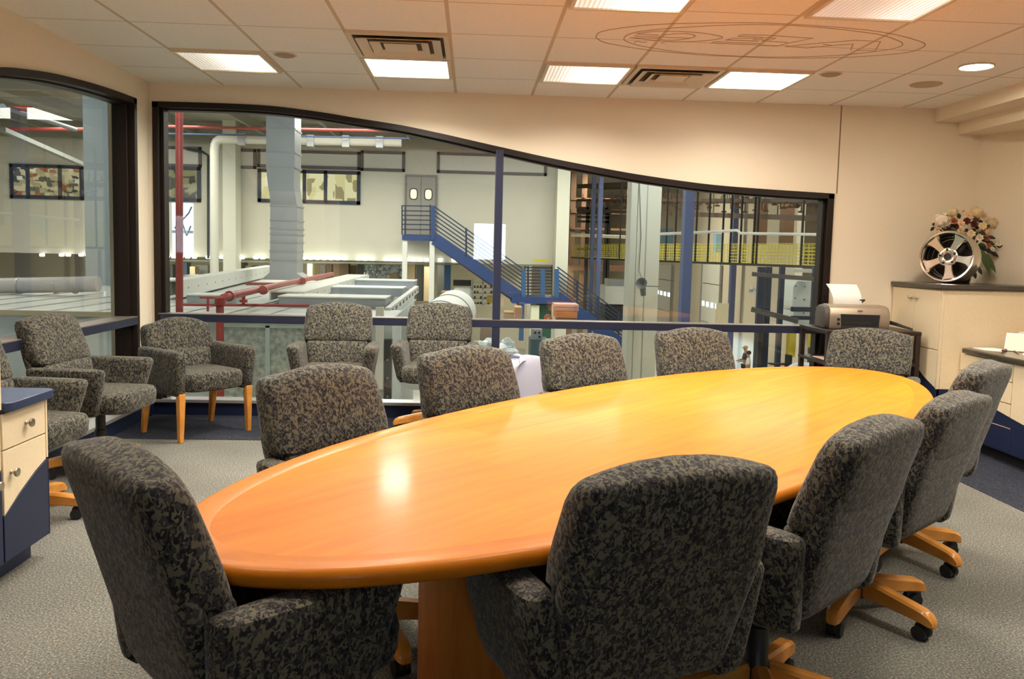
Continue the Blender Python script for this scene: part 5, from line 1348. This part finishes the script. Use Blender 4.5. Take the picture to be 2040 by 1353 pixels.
mb = MB(); pb(mb,1057,676,1090,760,17,.8); tag(mb.build('metal_cabinet', plain_once('cabinet_teal', (.06,.11,.13), .5)), 'dark teal metal cabinet below the transom left of a far-side chair', 'cabinet')
ap = thing('control_cabinet', 'grey control unit with round dials on the teal cabinet', 'control unit', at(1072,676,17))
mb = MB(); pb(mb,1060,656,1080,675.5,17.2,.5); mb.build('unit_case', plain_once('flange_grey', (.35,.36,.37), .45), ap, world=True)
for u, v in ((1066,663),(1074,663),(1075,671)): c = at(u,v,17.2); MB().cyl(c, c+Vector((0,-.03,0)), .035, n=12).build('dial', bs, ap, world=True)
# heap of white and blue film
random.seed(5)
hp = MB()
for k in range(40):
    c = at(random.uniform(948,1018), random.uniform(678,700)+abs(random.gauss(0,3)), 10+random.uniform(-.3,.3)); r = random.uniform(.06,.14)
    hp.ball(c, r, 7, 5, (random.uniform(.7,1.5),random.uniform(.7,1.2),random.uniform(.5,1)))
o = hp.build('film_heap', plain_once('film_pale', (.62,.68,.70), .4, noise=.35, nscale=4), sharp=30); tag(o, 'crumpled heap of pale film on both sides of the mullion foot', 'film')
mb = MB(); A = at(946,700,10.3); B = at(1024,760,10.3); mb.box(A.x,B.x,9.6,11,GZ,A.z); tag(mb.build('waste_bin', plain_once('bin_dark', (.12,.10,.08), .6)), 'dark bin under the crumpled heap of pale film', 'bin')
# shop floor goods under the far wall
random.seed(9)
cols = [('goods_brown',(.16,.10,.06)),('goods_grey',(.24,.25,.25)),('goods_dark',(.05,.05,.05)),('goods_blue',(.05,.09,.15)),('goods_lemon',(.66,.64,.40)),('goods_tan',(.40,.31,.19))]
names = {'goods_brown':'brown','goods_grey':'grey','goods_dark':'black','goods_blue':'blue','goods_lemon':'lemon','goods_tan':'tan'}
seq = [(333,345,'goods_dark'),(347,354,'goods_grey'),(366,373,'goods_blue'),(378,389,'goods_tan'),(392,414,'goods_grey'),(474,487,'goods_dark'),(489,500,'goods_lemon'),(502,510,'goods_dark'),(612,622,'goods_lemon'),(624,636,'goods_tan'),(637,648,'goods_grey'),(650,660,'goods_brown'),(664,694,'goods_brown'),(696,708,'goods_tan'),(712,722,'goods_dark'),(724,748,'goods_grey'),(752,768,'goods_grey'),(770,790,'goods_tan'),(793,800,'goods_dark'),(812,826,'goods_tan'),(830,842,'goods_dark'),(845,856,'goods_tan'),(872,884,'goods_dark')]
for i,(u0,u1,cn) in enumerate(seq):
    mb = MB(); pb(mb,u0,random.uniform(523,532),u1,600,34+random.uniform(0,2),.6)
    tag(mb.build('storage_unit', plain_once(cn, dict(cols)[cn], .6)), 'tall %s unit in the lit shop under the far wall' % names[cn], 'storage unit', 'storage units under the far wall, '+names[cn])
rnd = MB()
for k in range(50):
    c = at(random.uniform(728,800), random.uniform(528,552), 28+random.uniform(0,1)); rnd.ball(c, random.uniform(.05,.14), 6, 4)
o = rnd.build('wrapped_goods', plain_once('wrap_silver', (.45,.50,.55), .25, metal=.3)); tag(o, 'glittering mass of film wrapped goods under the far wall lamps', 'goods', None, 'stuff')
mb = MB(); pb(mb,1063,516.5,1096,522,24.3,.05); tag(mb.build('hazard_sign', plain_once('sign_yellow', (.62,.48,.03), .5)), 'narrow yellow sign strip above the lamps behind the landing', 'sign')
# left glass: big grey pipe and ducts low behind it
YL = 8.5
t = thing('grey_pipe', 'big grey pipe lying low behind the left glass wall', 'pipe', at(100,585,YL))
MB().cyl(at(-30,570,YL), at(196,566,YL), .14, n=24).build('pipe_run', plain_once('pipe_lilac', (.40,.38,.38), .5), t, world=True)
mb = MB()
for u in (38,112,150): c = at(u,569,YL); mb.cyl(c-Vector((.02,0,0)), c+Vector((.02,0,0)), .15, n=24)
mb.build('pipe_band', plain_once('flange_grey', (.35,.36,.37), .45), t, world=True)
o = MB().beam(at(5,258,16), at(166,328,21), .16, .12).build('roof_tray', plain_once('tray_pale', (.26,.27,.25), .6)); tag(o, 'pale tray running under the roof behind the left glass', 'tray')
o = MB().tube([at(5,212,11), at(150,258,17)], .06, 10).build('roof_pipe', plain_once('pipe_steel', (.20,.23,.27), .5, metal=.3)); tag(o, 'shiny steel pipe sloping under the roof behind the left glass', 'pipe')
A = at(166,300,12.3); B = at(222,300,12.3); o = MB().box(A.x,B.x,12.3,13.1,BZ,5.88); tag(o.build('air_duct', plain_once('duct_blue', (.32,.38,.42), .5, metal=.3)), 'broad pale grey duct standing behind the left glass wall', 'duct')
A = at(226,300,7); B = at(243,300,7); o = MB().box(A.x,B.x,7,7.5,GZ,5.9); tag(o.build('factory_column', cream2_m), 'tan column at the right end of the left glass wall', 'column', None, 'structure')
# ================================================================= light and camera
w = bpy.data.worlds.new('World'); SC.world = w; w.use_nodes = True
bg = w.node_tree.nodes['Background']; bg.inputs['Color'].default_value = (.72,.86,1.0,1); bg.inputs['Strength'].default_value = 9.0
def area(name, loc, sx, sy, power, col, rot=(0,0,0)):
    l = bpy.data.lights.new(name, 'AREA'); l.shape = 'RECTANGLE'; l.size = sx; l.size_y = sy; l.energy = power; l.color = col
    o = bpy.data.objects.new(name, l); COL.objects.link(o); o.location = loc; o.rotation_euler = rot; return o
# the lamps of the room's troffers, those in view and unseen ones of the grid, plus one added fill
def troffer_lamp(x, y, p):
    o = area('troffer_lamp', (x,y,CZ-.024), .53, .53, p*.72, (1.0,.92,.79)); o.data.spread = math.radians(150 if y > -2.5 else 138)
for x, y, p in LAMPS: troffer_lamp(x, y, p)
for i, k, p in ((0,4,24),(2,4,32),(8,4,26),(1,7,12),(4,7,17),(7,7,26),(9,5,22)):  # the last has no troffer, added to brighten the right floor
    x, y = cell(i, k); troffer_lamp(x, y, p)
# hall lights: rows of high bays under the roof
for x in (-9, -2, 5, 12):
    for y in (3.5, 9.5):
        if (x, y) != (-2, 9.5): area('high_bay_light', (x,y,5.2), 1.6, 1.6, 105, (1.0,.97,.86))
    area('high_bay_light', (x,19,5.3), 4.5, 4.5, 345, (1.0,.97,.86))
for x in (-18,): 
    for y in (-4, 4, 14): area('high_bay_light', (x,y,5.3), 1.6, 1.6, 220, (1.0,.98,.9))
for x, y in ((9,33),(16,45),(4,50),(24,33),(24,18),(24,8)): area('high_bay_light', (x,y,5.4), 1.6, 1.6, 520, (1.0,.90,.72))
for x in (-12,-6,0,6): area('shop_light', (x,32,zb_-.1), 1.2, 4, 140, (1.0,.95,.75))
area('high_bay_light', (.33,11.7,5.3), .6, .6, 170, (1.0,.97,.88))
area('dock_daylight', (14.0,29,-3.1), 1.6, 4.5, 16, (.50,.74,1.0), (0,math.radians(-90),0))

cam = bpy.data.cameras.new('camera'); co = bpy.data.objects.new('camera', cam); COL.objects.link(co)
cam.sensor_width = 36; cam.sensor_fit = 'HORIZONTAL'; cam.lens = F_PX*36/2040
cam.shift_x = -(CX-1020)/2040; cam.shift_y = (CY-676.5)/2040
cam.clip_start = .02; cam.clip_end = 300
B_ = -FW
co.matrix_world = Matrix(((RT.x,UP.x,B_.x,CAM.x),(RT.y,UP.y,B_.y,CAM.y),(RT.z,UP.z,B_.z,CAM.z),(0,0,0,1)))
SC.camera = co
vs_ = SC.view_settings; vs_.view_transform = 'Standard'; vs_.look = 'None'; vs_.gamma = 1; vs_.use_curve_mapping = False
vs_.exposure = 0.64
SC.cycles.max_bounces = 8; SC.cycles.transparent_max_bounces = 16; SC.cycles.sample_clamp_indirect = 6
SC.cycles.caustics_reflective = False; SC.cycles.caustics_refractive = False
